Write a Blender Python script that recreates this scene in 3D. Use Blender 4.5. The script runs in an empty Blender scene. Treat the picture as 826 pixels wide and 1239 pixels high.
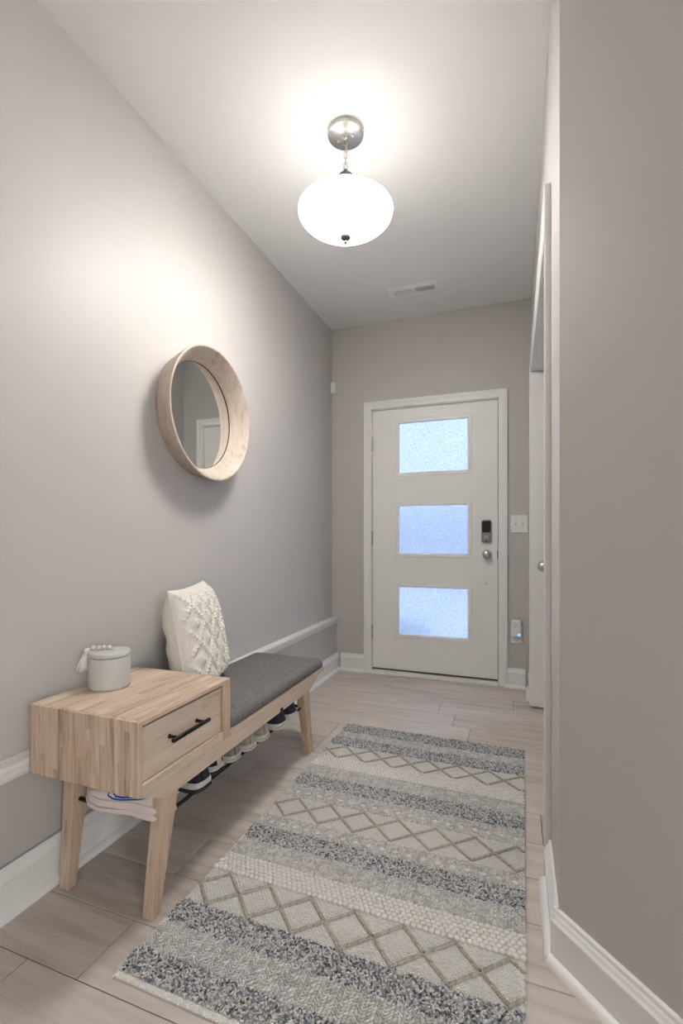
import bpy, bmesh, math, random
import numpy as np
from mathutils import Vector, Matrix
random.seed(7)
rng = np.random.default_rng(11)
SC = bpy.context.scene
COL = SC.collection
PI = math.pi

# ------------------------------------------------------------------ camera
CAM_H = 1.042
F_PX, HORIZON, YAW = 568.2, 649.28, 0.3546
cam = bpy.data.cameras.new('camera')
cam.sensor_fit = 'VERTICAL'
cam.sensor_height = 36.0
cam.lens = F_PX * 36.0 / 1239.0
cam.shift_y = (HORIZON - 619.5) / 1239.0
cam.clip_start = 0.02
cam_ob = bpy.data.objects.new('camera', cam)
COL.objects.link(cam_ob)
cam_ob.location = (0, 0, CAM_H)
cam_ob.rotation_euler = (PI / 2, 0, YAW)
SC.camera = cam_ob

# ------------------------------------------------------------------ colour management, world, lamps
vs = SC.view_settings
vs.view_transform = 'Standard'
vs.look = 'None'
vs.gamma = 1.0
vs.use_curve_mapping = False
vs.exposure = 0.20

SKY_STRENGTH = 2.35
world = bpy.data.worlds.new('overcast sky')
SC.world = world
world.use_nodes = True
wn = world.node_tree.nodes
bg = wn['Background']
bg.inputs['Color'].default_value = (0.62, 0.71, 1.0, 1)
bg.inputs['Strength'].default_value = SKY_STRENGTH

BULB_STRENGTH = 20.0
BOWL_GLOW, PLATE_GLOW = 24.0, 0.4
FILL_LAMP_W = 40.0


def area_lamp(name, loc, aim, sx, sy, watts, col):
    l = bpy.data.lights.new(name, 'AREA')
    l.shape = 'RECTANGLE'
    l.size = sx
    l.size_y = sy
    l.energy = watts
    l.color = col
    o = bpy.data.objects.new(name, l)
    COL.objects.link(o)
    o.location = loc
    o.rotation_euler = Vector(aim).to_track_quat('-Z', 'Z').to_euler()
    return o


FILL_BACK, FILL_NEAR, FILL_SIDE = 10.0, 0.0, 66.0
# added unseen fill lights behind the camera: overhead, near (off), right side
if FILL_BACK: area_lamp('fill_lamp', (0.3, -2.1, 2.66), (0, 0, -1), 0.5, 0.5, FILL_BACK, (1.0, 0.99, 0.985))
if FILL_NEAR: area_lamp('fill_lamp', (-0.6, -0.5, 2.66), (0, 0, -1), 0.4, 0.4, FILL_NEAR, (1.0, 0.99, 0.985))
if FILL_SIDE: area_lamp('side_fill', (2.75, -1.75, 1.5), (-1, 0.25, 0), 1.8, 1.6, FILL_SIDE, (1.0, 0.995, 0.995))  # added fill for the left wall, not daylight

# ------------------------------------------------------------------ room measures
XL = -1.363          # left wall, upper part
XP = -1.325          # left wall, panelled lower part
YB = 3.462           # wall with the front door
ZC = 2.676           # ceiling
XR = 0.101           # right wall of the hall
YC = 1.262           # corner where the right wall turns to the slanted wall
SD = Vector((0.682, -0.731, 0)).normalized()      # along the slanted wall
SN = Vector((SD.y, -SD.x, 0)).normalized()        # its normal, towards the camera
SLEN = 2.2
DX0, DX1, DZ = -1.028, -0.117, 2.004              # front door slab
OPY0, OPY1, OPZ = 1.60, 3.13, 2.046               # opening in the right wall


# ------------------------------------------------------------------ materials
def new_mat(name):
    m = bpy.data.materials.new(name)
    m.use_nodes = True
    nt = m.node_tree
    return m, nt, nt.nodes['Principled BSDF']


def simple(name, col, rough=0.5, metal=0.0, bump=0.0, bscale=200.0, spec=0.5, vary=0.0):
    m, nt, p = new_mat(name)
    p.inputs['Base Color'].default_value = (*col, 1)
    p.inputs['Roughness'].default_value = rough
    p.inputs['Metallic'].default_value = metal
    p.inputs['Specular IOR Level'].default_value = spec
    if bump or vary:
        tc = nt.nodes.new('ShaderNodeTexCoord')
        nz = nt.nodes.new('ShaderNodeTexNoise')
        nz.inputs['Scale'].default_value = bscale
        nz.inputs['Detail'].default_value = 4
        nt.links.new(tc.outputs['Object'], nz.inputs['Vector'])
        if bump:
            b = nt.nodes.new('ShaderNodeBump')
            b.inputs['Strength'].default_value = bump
            b.inputs['Distance'].default_value = 0.002
            nt.links.new(nz.outputs['Fac'], b.inputs['Height'])
            nt.links.new(b.outputs['Normal'], p.inputs['Normal'])
        if vary:
            r = nt.nodes.new('ShaderNodeValToRGB')
            r.color_ramp.elements[0].position = 0.3
            r.color_ramp.elements[1].position = 0.7
            r.color_ramp.elements[0].color = (*[c * (1 - vary) for c in col], 1)
            r.color_ramp.elements[1].color = (*[min(1, c * (1 + vary)) for c in col], 1)
            nt.links.new(nz.outputs['Fac'], r.inputs['Fac'])
            nt.links.new(r.outputs['Color'], p.inputs['Base Color'])
    return m


def wood(name, cols, along, stave_axis=None, stave=0.014, grain=9.0, rough=0.5, per_object=False, fine=1.0, blotch=0.0, lo=0.26, hi=0.72):
    """Wood with grain along one object axis; staves = glued strips counted on another axis."""
    m, nt, p = new_mat(name)
    N, Lk = nt.nodes, nt.links
    tc = N.new('ShaderNodeTexCoord')
    src = tc.outputs['Object']
    if per_object:
        oi = N.new('ShaderNodeObjectInfo')
        ml = N.new('ShaderNodeVectorMath'); ml.operation = 'SCALE'
        cmb = N.new('ShaderNodeCombineXYZ')
        for k in range(3):
            Lk.new(oi.outputs['Random'], cmb.inputs[k])
        Lk.new(cmb.outputs[0], ml.inputs[0]); ml.inputs['Scale'].default_value = 37.0
        ad = N.new('ShaderNodeVectorMath'); ad.operation = 'ADD'
        Lk.new(src, ad.inputs[0]); Lk.new(ml.outputs[0], ad.inputs[1])
        src = ad.outputs[0]
    rnd = None
    if stave_axis is not None:
        sp = N.new('ShaderNodeSeparateXYZ'); Lk.new(src, sp.inputs[0])
        dv = N.new('ShaderNodeMath'); dv.operation = 'DIVIDE'; dv.inputs[1].default_value = stave
        Lk.new(sp.outputs[stave_axis], dv.inputs[0])
        fl = N.new('ShaderNodeMath'); fl.operation = 'FLOOR'; Lk.new(dv.outputs[0], fl.inputs[0])
        # staves are butted along their length too
        dl = N.new('ShaderNodeMath'); dl.operation = 'MULTIPLY_ADD'; dl.inputs[1].default_value = 3.1
        Lk.new(sp.outputs[along], dl.inputs[0])
        of = N.new('ShaderNodeMath'); of.operation = 'MULTIPLY'; of.inputs[1].default_value = 0.371
        Lk.new(fl.outputs[0], of.inputs[0]); Lk.new(of.outputs[0], dl.inputs[2])
        fl2 = N.new('ShaderNodeMath'); fl2.operation = 'FLOOR'; Lk.new(dl.outputs[0], fl2.inputs[0])
        cm = N.new('ShaderNodeCombineXYZ')
        Lk.new(fl.outputs[0], cm.inputs[0]); Lk.new(fl2.outputs[0], cm.inputs[1])
        w = N.new('ShaderNodeTexWhiteNoise'); w.noise_dimensions = '3D'
        Lk.new(cm.outputs[0], w.inputs['Vector'])
        rnd = w.outputs['Value']
        sc2 = N.new('ShaderNodeVectorMath'); sc2.operation = 'SCALE'; sc2.inputs['Scale'].default_value = 3.0
        Lk.new(w.outputs['Color'], sc2.inputs[0])
        ad2 = N.new('ShaderNodeVectorMath'); ad2.operation = 'ADD'
        Lk.new(src, ad2.inputs[0]); Lk.new(sc2.outputs[0], ad2.inputs[1])
        src = ad2.outputs[0]
    mp = N.new('ShaderNodeMapping')
    s = [grain * 9.0 * fine] * 3
    s[along] = grain * 0.55
    mp.inputs['Scale'].default_value = s
    Lk.new(src, mp.inputs['Vector'])
    nz = N.new('ShaderNodeTexNoise'); nz.inputs['Scale'].default_value = 1.0
    nz.inputs['Detail'].default_value = 6; nz.inputs['Roughness'].default_value = 0.65
    nz.inputs['Distortion'].default_value = 0.6
    Lk.new(mp.outputs[0], nz.inputs['Vector'])
    val = nz.outputs['Fac']
    if rnd is not None:
        mx = N.new('ShaderNodeMath'); mx.operation = 'MULTIPLY_ADD'
        Lk.new(rnd, mx.inputs[0]); mx.inputs[1].default_value = 0.24
        sb = N.new('ShaderNodeMath'); sb.operation = 'SUBTRACT'; sb.inputs[1].default_value = 0.12
        Lk.new(val, sb.inputs[0]); Lk.new(sb.outputs[0], mx.inputs[2])
        val = mx.outputs[0]
    if blotch:
        nb = N.new('ShaderNodeTexNoise'); nb.inputs['Scale'].default_value = 2.3; nb.inputs['Detail'].default_value = 3
        mp2 = N.new('ShaderNodeMapping'); s2 = [2.2] * 3; s2[along] = 0.7
        mp2.inputs['Scale'].default_value = s2
        Lk.new(src, mp2.inputs['Vector']); Lk.new(mp2.outputs[0], nb.inputs['Vector'])
        mb = N.new('ShaderNodeMath'); mb.operation = 'MULTIPLY_ADD'; mb.inputs[1].default_value = blotch
        Lk.new(nb.outputs['Fac'], mb.inputs[0])
        sb2 = N.new('ShaderNodeMath'); sb2.operation = 'SUBTRACT'; sb2.inputs[1].default_value = blotch * 0.5
        Lk.new(val, sb2.inputs[0]); Lk.new(sb2.outputs[0], mb.inputs[2])
        val = mb.outputs[0]
    if per_object:
        md = N.new('ShaderNodeMath'); md.operation = 'MULTIPLY_ADD'; md.inputs[1].default_value = 0.16
        Lk.new(oi.outputs['Random'], md.inputs[0])
        sb3 = N.new('ShaderNodeMath'); sb3.operation = 'SUBTRACT'; sb3.inputs[1].default_value = 0.08
        Lk.new(val, sb3.inputs[0]); Lk.new(sb3.outputs[0], md.inputs[2])
        val = md.outputs[0]
    rp = N.new('ShaderNodeValToRGB')
    cr = rp.color_ramp
    cr.elements[0].position = lo; cr.elements[0].color = (*cols[0], 1)
    cr.elements[1].position = hi; cr.elements[1].color = (*cols[-1], 1)
    if len(cols) == 3:
        e = cr.elements.new(0.47); e.color = (*cols[1], 1)
    Lk.new(val, rp.inputs['Fac'])
    Lk.new(rp.outputs['Color'], p.inputs['Base Color'])
    p.inputs['Roughness'].default_value = rough
    b = N.new('ShaderNodeBump'); b.inputs['Strength'].default_value = 0.25; b.inputs['Distance'].default_value = 0.0015
    Lk.new(nz.outputs['Fac'], b.inputs['Height']); Lk.new(b.outputs['Normal'], p.inputs['Normal'])
    return m


def yarn(name, stops, rough=0.95):
    """Yarn whose colour is drawn per stitch (per mesh island)."""
    m, nt, p = new_mat(name)
    N, Lk = nt.nodes, nt.links
    g = N.new('ShaderNodeNewGeometry')
    rp = N.new('ShaderNodeValToRGB'); cr = rp.color_ramp; cr.interpolation = 'CONSTANT'
    while len(cr.elements) > 1:
        cr.elements.remove(cr.elements[-1])
    cr.elements[0].position = 0.0; cr.elements[0].color = (*stops[0][1], 1)
    for pos, c in stops[1:]:
        e = cr.elements.new(pos); e.color = (*c, 1)
    Lk.new(g.outputs['Random Per Island'], rp.inputs['Fac'])
    tc = N.new('ShaderNodeTexCoord')
    nz = N.new('ShaderNodeTexNoise'); nz.inputs['Scale'].default_value = 900
    nz.inputs['Detail'].default_value = 2
    Lk.new(tc.outputs['Object'], nz.inputs['Vector'])
    mx = N.new('ShaderNodeMix'); mx.data_type = 'RGBA'; mx.blend_type = 'MULTIPLY'
    mx.inputs['Factor'].default_value = 0.35
    Lk.new(rp.outputs['Color'], mx.inputs['A']); Lk.new(nz.outputs['Fac'], mx.inputs['B'])
    Lk.new(mx.outputs['Result'], p.inputs['Base Color'])
    p.inputs['Roughness'].default_value = rough
    p.inputs['Specular IOR Level'].default_value = 0.15
    return m


def fabric_mat(name, c0, c1, scale=420.0):
    m, nt, p = new_mat(name)
    N, Lk = nt.nodes, nt.links
    tc = N.new('ShaderNodeTexCoord')
    vals = []
    for sx, sy in ((scale, scale * 0.12), (scale * 0.12, scale)):
        mp = N.new('ShaderNodeMapping'); mp.inputs['Scale'].default_value = (sx, sy, scale)
        Lk.new(tc.outputs['Object'], mp.inputs['Vector'])
        nz = N.new('ShaderNodeTexNoise'); nz.inputs['Scale'].default_value = 1.0; nz.inputs['Detail'].default_value = 3
        Lk.new(mp.outputs[0], nz.inputs['Vector'])
        vals.append(nz.outputs['Fac'])
    ad = N.new('ShaderNodeMath'); ad.operation = 'ADD'
    Lk.new(vals[0], ad.inputs[0]); Lk.new(vals[1], ad.inputs[1])
    hf = N.new('ShaderNodeMath'); hf.operation = 'MULTIPLY'; hf.inputs[1].default_value = 0.5
    Lk.new(ad.outputs[0], hf.inputs[0])
    rp = N.new('ShaderNodeValToRGB')
    rp.color_ramp.elements[0].position = 0.38; rp.color_ramp.elements[0].color = (*c0, 1)
    rp.color_ramp.elements[1].position = 0.64; rp.color_ramp.elements[1].color = (*c1, 1)
    Lk.new(hf.outputs[0], rp.inputs['Fac'])
    Lk.new(rp.outputs['Color'], p.inputs['Base Color'])
    p.inputs['Roughness'].default_value = 0.95
    p.inputs['Specular IOR Level'].default_value = 0.15
    b = N.new('ShaderNodeBump'); b.inputs['Strength'].default_value = 0.5; b.inputs['Distance'].default_value = 0.001
    Lk.new(hf.outputs[0], b.inputs['Height']); Lk.new(b.outputs['Normal'], p.inputs['Normal'])
    return m


WALL_C = (0.52, 0.497, 0.480)
M = {}
M['wall'] = simple('greige wall paint', WALL_C, 0.5, bump=0.05, bscale=350, spec=0.5)
M['ceiling'] = simple('flat white ceiling paint', (0.87, 0.86, 0.845), 0.9, bump=0.06, bscale=260, spec=0.2)
M['trim'] = simple('white trim enamel', (0.84, 0.83, 0.815), 0.35)
M['door'] = simple('white door enamel', (0.86, 0.845, 0.825), 0.4)
M['joint'] = simple('dark floor joint', (0.06, 0.05, 0.042), 0.9)
M['plank'] = wood('greyed oak floor plank', [(0.32, 0.265, 0.225), (0.53, 0.47, 0.415), (0.69, 0.64, 0.59)], 0, grain=5.0, rough=0.42, per_object=True, blotch=0.35, fine=0.55, lo=0.12, hi=0.86)
WC = [(0.36, 0.24, 0.16), (0.56, 0.425, 0.32), (0.70, 0.575, 0.465)]
M['wood_top'] = wood('acacia wood, grain along the bench', WC, 1, 0, 0.022, rough=0.5)
M['wood_end'] = wood('acacia wood, upright staves', [(0.27, 0.165, 0.10), (0.53, 0.385, 0.275), (0.69, 0.55, 0.43)], 2, 0, 0.017, rough=0.5)
M['wood_rail'] = wood('acacia wood rail', [(0.48, 0.36, 0.265), (0.62, 0.50, 0.395), (0.70, 0.585, 0.475)], 1, rough=0.5)
M['wood_drawer'] = wood('acacia wood drawer front', [(0.48, 0.365, 0.27), (0.62, 0.505, 0.40), (0.70, 0.59, 0.48)], 1, 2, 0.045, rough=0.5)
M['wood_leg'] = wood('acacia wood leg', [(0.34, 0.225, 0.145), (0.53, 0.39, 0.28), (0.65, 0.515, 0.395)], 2, rough=0.5)
M['wood_mirror'] = wood('pale washed mirror wood', [(0.36, 0.27, 0.20), (0.50, 0.415, 0.345), (0.57, 0.49, 0.42)], 2, grain=5.0, rough=0.55, blotch=0.45)
M['gap'] = simple('gap shade and dark strip', (0.03, 0.025, 0.02), 0.9)  # shade of the drawer gap put into colour; also the dark weather strip
M['black'] = simple('black powder-coated steel', (0.014, 0.013, 0.013), 0.45, 0.6)
M['bronze'] = simple('dark bronze pull', (0.035, 0.027, 0.022), 0.35, 0.9)
M['seat'] = fabric_mat('grey woven seat fabric', (0.10, 0.094, 0.092), (0.245, 0.232, 0.226))
M['knit'] = simple('cream knitted wool', (0.80, 0.765, 0.70), 0.95, bump=0.7, bscale=420, spec=0.1)
M['linen'] = simple('cream cotton backing', (0.77, 0.735, 0.675), 0.95, bump=0.35, bscale=300, spec=0.1)
M['jar'] = simple('pale sage glazed ceramic', (0.545, 0.55, 0.52), 0.45, vary=0.04, bscale=8)
M['tassel'] = simple('off-white cotton tassel', (0.80, 0.77, 0.71), 0.95, bump=0.5, bscale=500, spec=0.1)
M['bead'] = simple('pale wooden bead', (0.68, 0.60, 0.52), 0.6)
M['nickel'] = simple('brushed nickel', (0.47, 0.45, 0.43), 0.34, 1.0)
M['steel'] = simple('satin steel', (0.55, 0.535, 0.52), 0.35, 1.0)
M['plastic'] = simple('white plastic', (0.82, 0.81, 0.79), 0.35)
M['plastic_dim'] = simple('light grey plastic', (0.55, 0.54, 0.53), 0.4)
M['glass_black'] = simple('black touch glass', (0.012, 0.010, 0.014), 0.12)
M['vent_white'] = simple('white enamelled steel', (0.90, 0.90, 0.89), 0.4)
M['lock'] = simple('dark satin lock body', (0.30, 0.29, 0.28), 0.4, 0.9)
M['finial'] = simple('dull pewter', (0.075, 0.07, 0.065), 0.55)
M['panel'] = simple('greige semi-gloss paint', WALL_C, 0.3)
M['slot'] = simple('dark slot', (0.05, 0.045, 0.04), 0.8)
M['vent_dark'] = simple('vent hollow', (0.10, 0.09, 0.075), 0.9)
M['porch'] = simple('pale concrete', (0.80, 0.79, 0.77), 0.9, vary=0.1, bscale=6)
M['leaf'] = simple('green leaves', (0.06, 0.13, 0.035), 0.7, vary=0.4, bscale=9)
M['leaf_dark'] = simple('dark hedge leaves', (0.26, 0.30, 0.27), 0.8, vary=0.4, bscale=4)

m, nt, p = new_mat('silvered mirror glass')
p.inputs['Base Color'].default_value = (0.90, 0.91, 0.90, 1); p.inputs['Metallic'].default_value = 1; p.inputs['Roughness'].default_value = 0.01
M['mirror'] = m

# frosted rain glass of the front door: lets light through, blurs the view
m, nt, p = new_mat('obscure rain glass')
N, Lk = nt.nodes, nt.links
out = N['Material Output']
N.remove(p)
tc = N.new('ShaderNodeTexCoord')
nz = N.new('ShaderNodeTexNoise'); nz.inputs['Scale'].default_value = 110; nz.inputs['Detail'].default_value = 3
mp = N.new('ShaderNodeMapping'); mp.inputs['Scale'].default_value = (1, 1, 1.6)
Lk.new(tc.outputs['Object'], mp.inputs[0]); Lk.new(mp.outputs[0], nz.inputs['Vector'])
bp = N.new('ShaderNodeBump'); bp.inputs['Strength'].default_value = 1.0; bp.inputs['Distance'].default_value = 0.006
Lk.new(nz.outputs['Fac'], bp.inputs['Height'])
# thickness of the rippled glass varies, and its tint with it
gr_ = N.new('ShaderNodeValToRGB')
gr_.color_ramp.elements[0].position = 0.34; gr_.color_ramp.elements[0].color = (0.52, 0.62, 0.74, 1)
gr_.color_ramp.elements[1].position = 0.66; gr_.color_ramp.elements[1].color = (0.95, 0.97, 0.98, 1)
Lk.new(nz.outputs['Fac'], gr_.inputs['Fac'])
tl = N.new('ShaderNodeBsdfTranslucent'); tl.inputs['Color'].default_value = (0.80, 0.86, 0.92, 1)
tr = N.new('ShaderNodeBsdfTransparent'); tr.inputs['Color'].default_value = (0.86, 0.92, 0.96, 1)
rf = N.new('ShaderNodeBsdfRefraction'); rf.inputs['Color'].default_value = (0.9, 0.95, 1, 1); rf.inputs['Roughness'].default_value = 0.25; rf.inputs['IOR'].default_value = 1.25
gl = N.new('ShaderNodeBsdfGlossy'); gl.inputs['Roughness'].default_value = 0.15
Lk.new(gr_.outputs['Color'], tl.inputs['Color']); Lk.new(gr_.outputs['Color'], rf.inputs['Color']); Lk.new(gr_.outputs['Color'], tr.inputs['Color'])
for n in (tl, gl, rf):
    Lk.new(bp.outputs['Normal'], n.inputs['Normal'])
m1 = N.new('ShaderNodeMixShader'); m1.inputs[0].default_value = 0.45
Lk.new(tl.outputs[0], m1.inputs[1]); Lk.new(rf.outputs[0], m1.inputs[2])
m2 = N.new('ShaderNodeMixShader'); m2.inputs[0].default_value = 0.3
Lk.new(m1.outputs[0], m2.inputs[1]); Lk.new(tr.outputs[0], m2.inputs[2])
m3 = N.new('ShaderNodeMixShader'); m3.inputs[0].default_value = 0.06
Lk.new(m2.outputs[0], m3.inputs[1]); Lk.new(gl.outputs[0], m3.inputs[2])
Lk.new(m3.outputs[0], out.inputs['Surface'])
M['pane'] = m

# opal glass of the pendant: the bowl, and an added, unseen denser plate that dims the ceiling
def opal(name, col, through, glow):
    m, nt, p = new_mat(name)
    N, Lk = nt.nodes, nt.links
    out = N['Material Output']
    tl = N.new('ShaderNodeBsdfTranslucent'); tl.inputs['Color'].default_value = (*col, 1)
    tr = N.new('ShaderNodeBsdfTransparent'); tr.inputs['Color'].default_value = (0.95, 0.94, 0.92, 1)
    p.inputs['Base Color'].default_value = (*[min(1, c) for c in col], 1); p.inputs['Roughness'].default_value = 0.3
    p.inputs['Emission Color'].default_value = (1.0, 0.982, 0.962, 1); p.inputs['Emission Strength'].default_value = glow / 0.3 / (1 - through)
    m1 = N.new('ShaderNodeMixShader'); m1.inputs[0].default_value = 0.30
    Lk.new(tl.outputs[0], m1.inputs[1]); Lk.new(p.outputs[0], m1.inputs[2])
    m2 = N.new('ShaderNodeMixShader'); m2.inputs[0].default_value = through
    Lk.new(m1.outputs[0], m2.inputs[1]); Lk.new(tr.outputs[0], m2.inputs[2])
    Lk.new(m2.outputs[0], out.inputs['Surface'])
    return m


M['opal'] = opal('frosted opal glass', (0.92, 0.905, 0.885), 0.12, BOWL_GLOW)
M['opal_baffle'] = opal('added opal baffle', (0.27, 0.265, 0.26), 0.01, PLATE_GLOW)


def emit(name, col, s):
    m, nt, p = new_mat(name)
    p.inputs['Base Color'].default_value = (*col, 1)
    p.inputs['Emission Color'].default_value = (*col, 1)
    p.inputs['Emission Strength'].default_value = s
    return m


M['bulb'] = emit('lit bulb', (1.0, 0.965, 0.93), BULB_STRENGTH)
M['led'] = emit('blue indicator light', (0.15, 0.45, 1.0), 2.5)


# ------------------------------------------------------------------ object helpers
def describe(o, label=None, cat=None, group=None, kind=None):
    if label: o['label'] = label
    if cat: o['category'] = cat
    if group: o['group'] = group
    if kind: o['kind'] = kind
    return o


def thing(name, label, cat, loc=(0, 0, 0), group=None, kind=None, rotz=0.0):
    o = bpy.data.objects.new(name, None)
    o.empty_display_size = 0.05
    COL.objects.link(o)
    o.location = loc
    o.rotation_euler = (0, 0, rotz)
    return describe(o, label, cat, group, kind)


def root_origin(o):
    while o.parent: o = o.parent
    return o.location.copy()


class MB:
    """Collects shapes for one mesh object; coordinates are world unless built local."""
    def __init__(s):
        s.v, s.f = [], []

    def add(s, vs_, fs_):
        n = len(s.v)
        s.v += [tuple(map(float, q)) for q in vs_]
        s.f += [tuple(i + n for i in f) for f in fs_]
        return s

    def box(s, x0, x1, y0, y1, z0, z1):
        return s.add([(x0, y0, z0), (x1, y0, z0), (x1, y1, z0), (x0, y1, z0), (x0, y0, z1), (x1, y0, z1), (x1, y1, z1), (x0, y1, z1)],
                     [(3, 2, 1, 0), (4, 5, 6, 7), (0, 1, 5, 4), (1, 2, 6, 5), (2, 3, 7, 6), (3, 0, 4, 7)])

    def hexa(s, low, high):
        """low, high: four points each, counter-clockwise seen from above."""
        return s.add(list(low) + list(high), [(3, 2, 1, 0), (4, 5, 6, 7), (0, 1, 5, 4), (1, 2, 6, 5), (2, 3, 7, 6), (3, 0, 4, 7)])

    def sweep(s, prof, p0, p1, ud, vd, cut0=0.0, cut1=0.0):
        """Extrude profile (u,v) from p0 to p1; cut = mitre slope against u."""
        p0, p1, ud, vd = map(Vector, (p0, p1, ud, vd))
        d = (p1 - p0).normalized()
        n = len(prof)
        a = [p0 + ud * u + vd * v + d * (cut0 * u) for u, v in prof]
        b = [p1 + ud * u + vd * v - d * (cut1 * u) for u, v in prof]
        fs_ = [(i, (i + 1) % n, n + (i + 1) % n, n + i) for i in range(n)]
        fs_ += [tuple(range(n))[::-1], tuple(range(n, 2 * n))]
        return s.add(a + b, fs_)

    def prism(s, poly, z0, z1):
        n = len(poly)
        vs_ = [(x, y, z0) for x, y in poly] + [(x, y, z1) for x, y in poly]
        fs_ = [(i, (i + 1) % n, n + (i + 1) % n, n + i) for i in range(n)]
        return s.add(vs_, fs_ + [tuple(range(n))[::-1], tuple(range(n, 2 * n))])

    def lathe(s, prof, c, axis='z', n=32, close=False):
        """prof: (r, h) along the axis from c; ends at r=0 become poles. close joins last to first."""
        c = Vector(c)
        ids = []
        vs_ = []
        for r, hh in prof:
            row = []
            if r < 1e-6:
                row = [len(vs_)] * n
                vs_.append((0, 0, hh))
            else:
                for k in range(n):
                    t = 2 * PI * k / n
                    row.append(len(vs_)); vs_.append((r * math.cos(t), r * math.sin(t), hh))
            ids.append(row)
        fs_ = []
        pairs = list(zip(ids[:-1], ids[1:])) + ([(ids[-1], ids[0])] if close else [])
        for A, Bq in pairs:
            for k in range(n):
                q = [A[k], A[(k + 1) % n], Bq[(k + 1) % n], Bq[k]]
                q2 = []
                for i in q:
                    if i not in q2: q2.append(i)
                if len(q2) > 2: fs_.append(tuple(q2))
        conv = {'z': lambda q: (q[0], q[1], q[2]), 'x': lambda q: (q[2], q[0], q[1]), 'y': lambda q: (q[1], q[2], q[0])}[axis]
        return s.add([Vector(conv(q)) + c for q in vs_], fs_)

    def tube(s, pts, r, n=8, closed=False):
        pts = [Vector(q) for q in pts]
        m_ = len(pts)
        rr = r if isinstance(r, (list, tuple)) else [r] * m_
        rings = []
        up = None
        vs_ = []
        for i, q in enumerate(pts):
            if closed:
                t = pts[(i + 1) % m_] - pts[i - 1]
            else:
                t = pts[min(i + 1, m_ - 1)] - pts[max(i - 1, 0)]
            t.normalize()
            if up is None:
                up = Vector((0, 0, 1)) if abs(t.z) < 0.9 else Vector((1, 0, 0))
            a = t.cross(up).normalized(); b = a.cross(t).normalized(); up = b
            rings.append([len(vs_) + k for k in range(n)])
            for k in range(n):
                w = 2 * PI * k / n
                vs_.append(q + a * (rr[i] * math.cos(w)) + b * (rr[i] * math.sin(w)))
        fs_ = []
        for i in range(m_ if closed else m_ - 1):
            A, Bq = rings[i], rings[(i + 1) % m_]
            for k in range(n):
                fs_.append((A[k], A[(k + 1) % n], Bq[(k + 1) % n], Bq[k]))
        if not closed:
            fs_ += [tuple(rings[0][::-1]), tuple(rings[-1])]
        return s.add(vs_, fs_)

    def build(s, name, mat, parent=None, smooth=False, bevel=0.0, seg=2, local=False, kind=None, label=None, cat=None, group=None, origin=None, auto=None):
        me = bpy.data.meshes.new(name)
        off = Vector((0, 0, 0))
        if not local:
            off = root_origin(parent) if parent else Vector(origin or (0, 0, 0))
        me.from_pydata([(a - off.x, b - off.y, c - off.z) for a, b, c in s.v], [], s.f)
        bm = bmesh.new(); bm.from_mesh(me)
        bmesh.ops.recalc_face_normals(bm, faces=bm.faces)
        bm.to_mesh(me); bm.free()
        me.materials.append(mat)
        o = bpy.data.objects.new(name, me)
        COL.objects.link(o)
        if parent: o.parent = parent
        elif origin: o.location = origin
        if smooth or auto:
            me.polygons.foreach_set('use_smooth', [True] * len(me.polygons))
        if auto:
            try:
                me.set_sharp_from_angle(angle=math.radians(auto))
            except Exception:
                pass
        if bevel:
            b = o.modifiers.new('bevel', 'BEVEL'); b.width = bevel; b.segments = seg; b.limit_method = 'ANGLE'
            b.angle_limit = math.radians(40)
        return describe(o, label, cat, group, kind)


def arc(c, r, a0, a1, n):
    return [(c[0] + r * math.cos(a0 + (a1 - a0) * i / n), c[1] + r * math.sin(a0 + (a1 - a0) * i / n)) for i in range(n + 1)]

# ------------------------------------------------------------------ setting: floor
floor = MB().box(XL - 0.02, 3.2, -3.6, YB + 0.02, -0.06, -0.004).build('floor', M['joint'])
describe(floor, 'greyish brown wood plank floor running across the hall', 'floor', kind='structure')
PITCH, GAPW = 0.181, 0.0022
row = 0
y = 0.82 - PITCH * 22
k = -22
fixed = {0: [-0.98 - 0.15], 11: [-0.43, 0.9], 12: [-0.83, 0.35], 10: [-1.19, -0.01], 1: [0.35], 2: [-0.70], 4: [-1.05, 0.21]}
prng = random.Random(5)
fixed_rows = {-1: [-1.13, 0.1], 11: [-0.43, 0.78], 12: [-0.012, 1.2], 13: [-0.83, 0.36]}
while y < YB:
    y1 = min(y + PITCH, YB)
    x_end = 3.1 if y < 1.3 else 0.99
    if k in fixed_rows:
        cuts = fixed_rows[k]
    else:
        cuts = []
        x = XL + prng.uniform(0.25, 1.15)
        while x < x_end - 0.15:
            cuts.append(x); x += 1.2
    xs = [XL - 0.01] + [c for c in cuts if c < x_end - 0.1] + [x_end]
    for a, b in zip(xs[:-1], xs[1:]):
        MB().box(a + GAPW / 2, b - GAPW / 2, y + GAPW / 2, y1 - GAPW / 2, -0.004, 0.0).build('plank', M['plank'], floor, bevel=0.0012, seg=1)
    y += PITCH; k += 1

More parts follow.
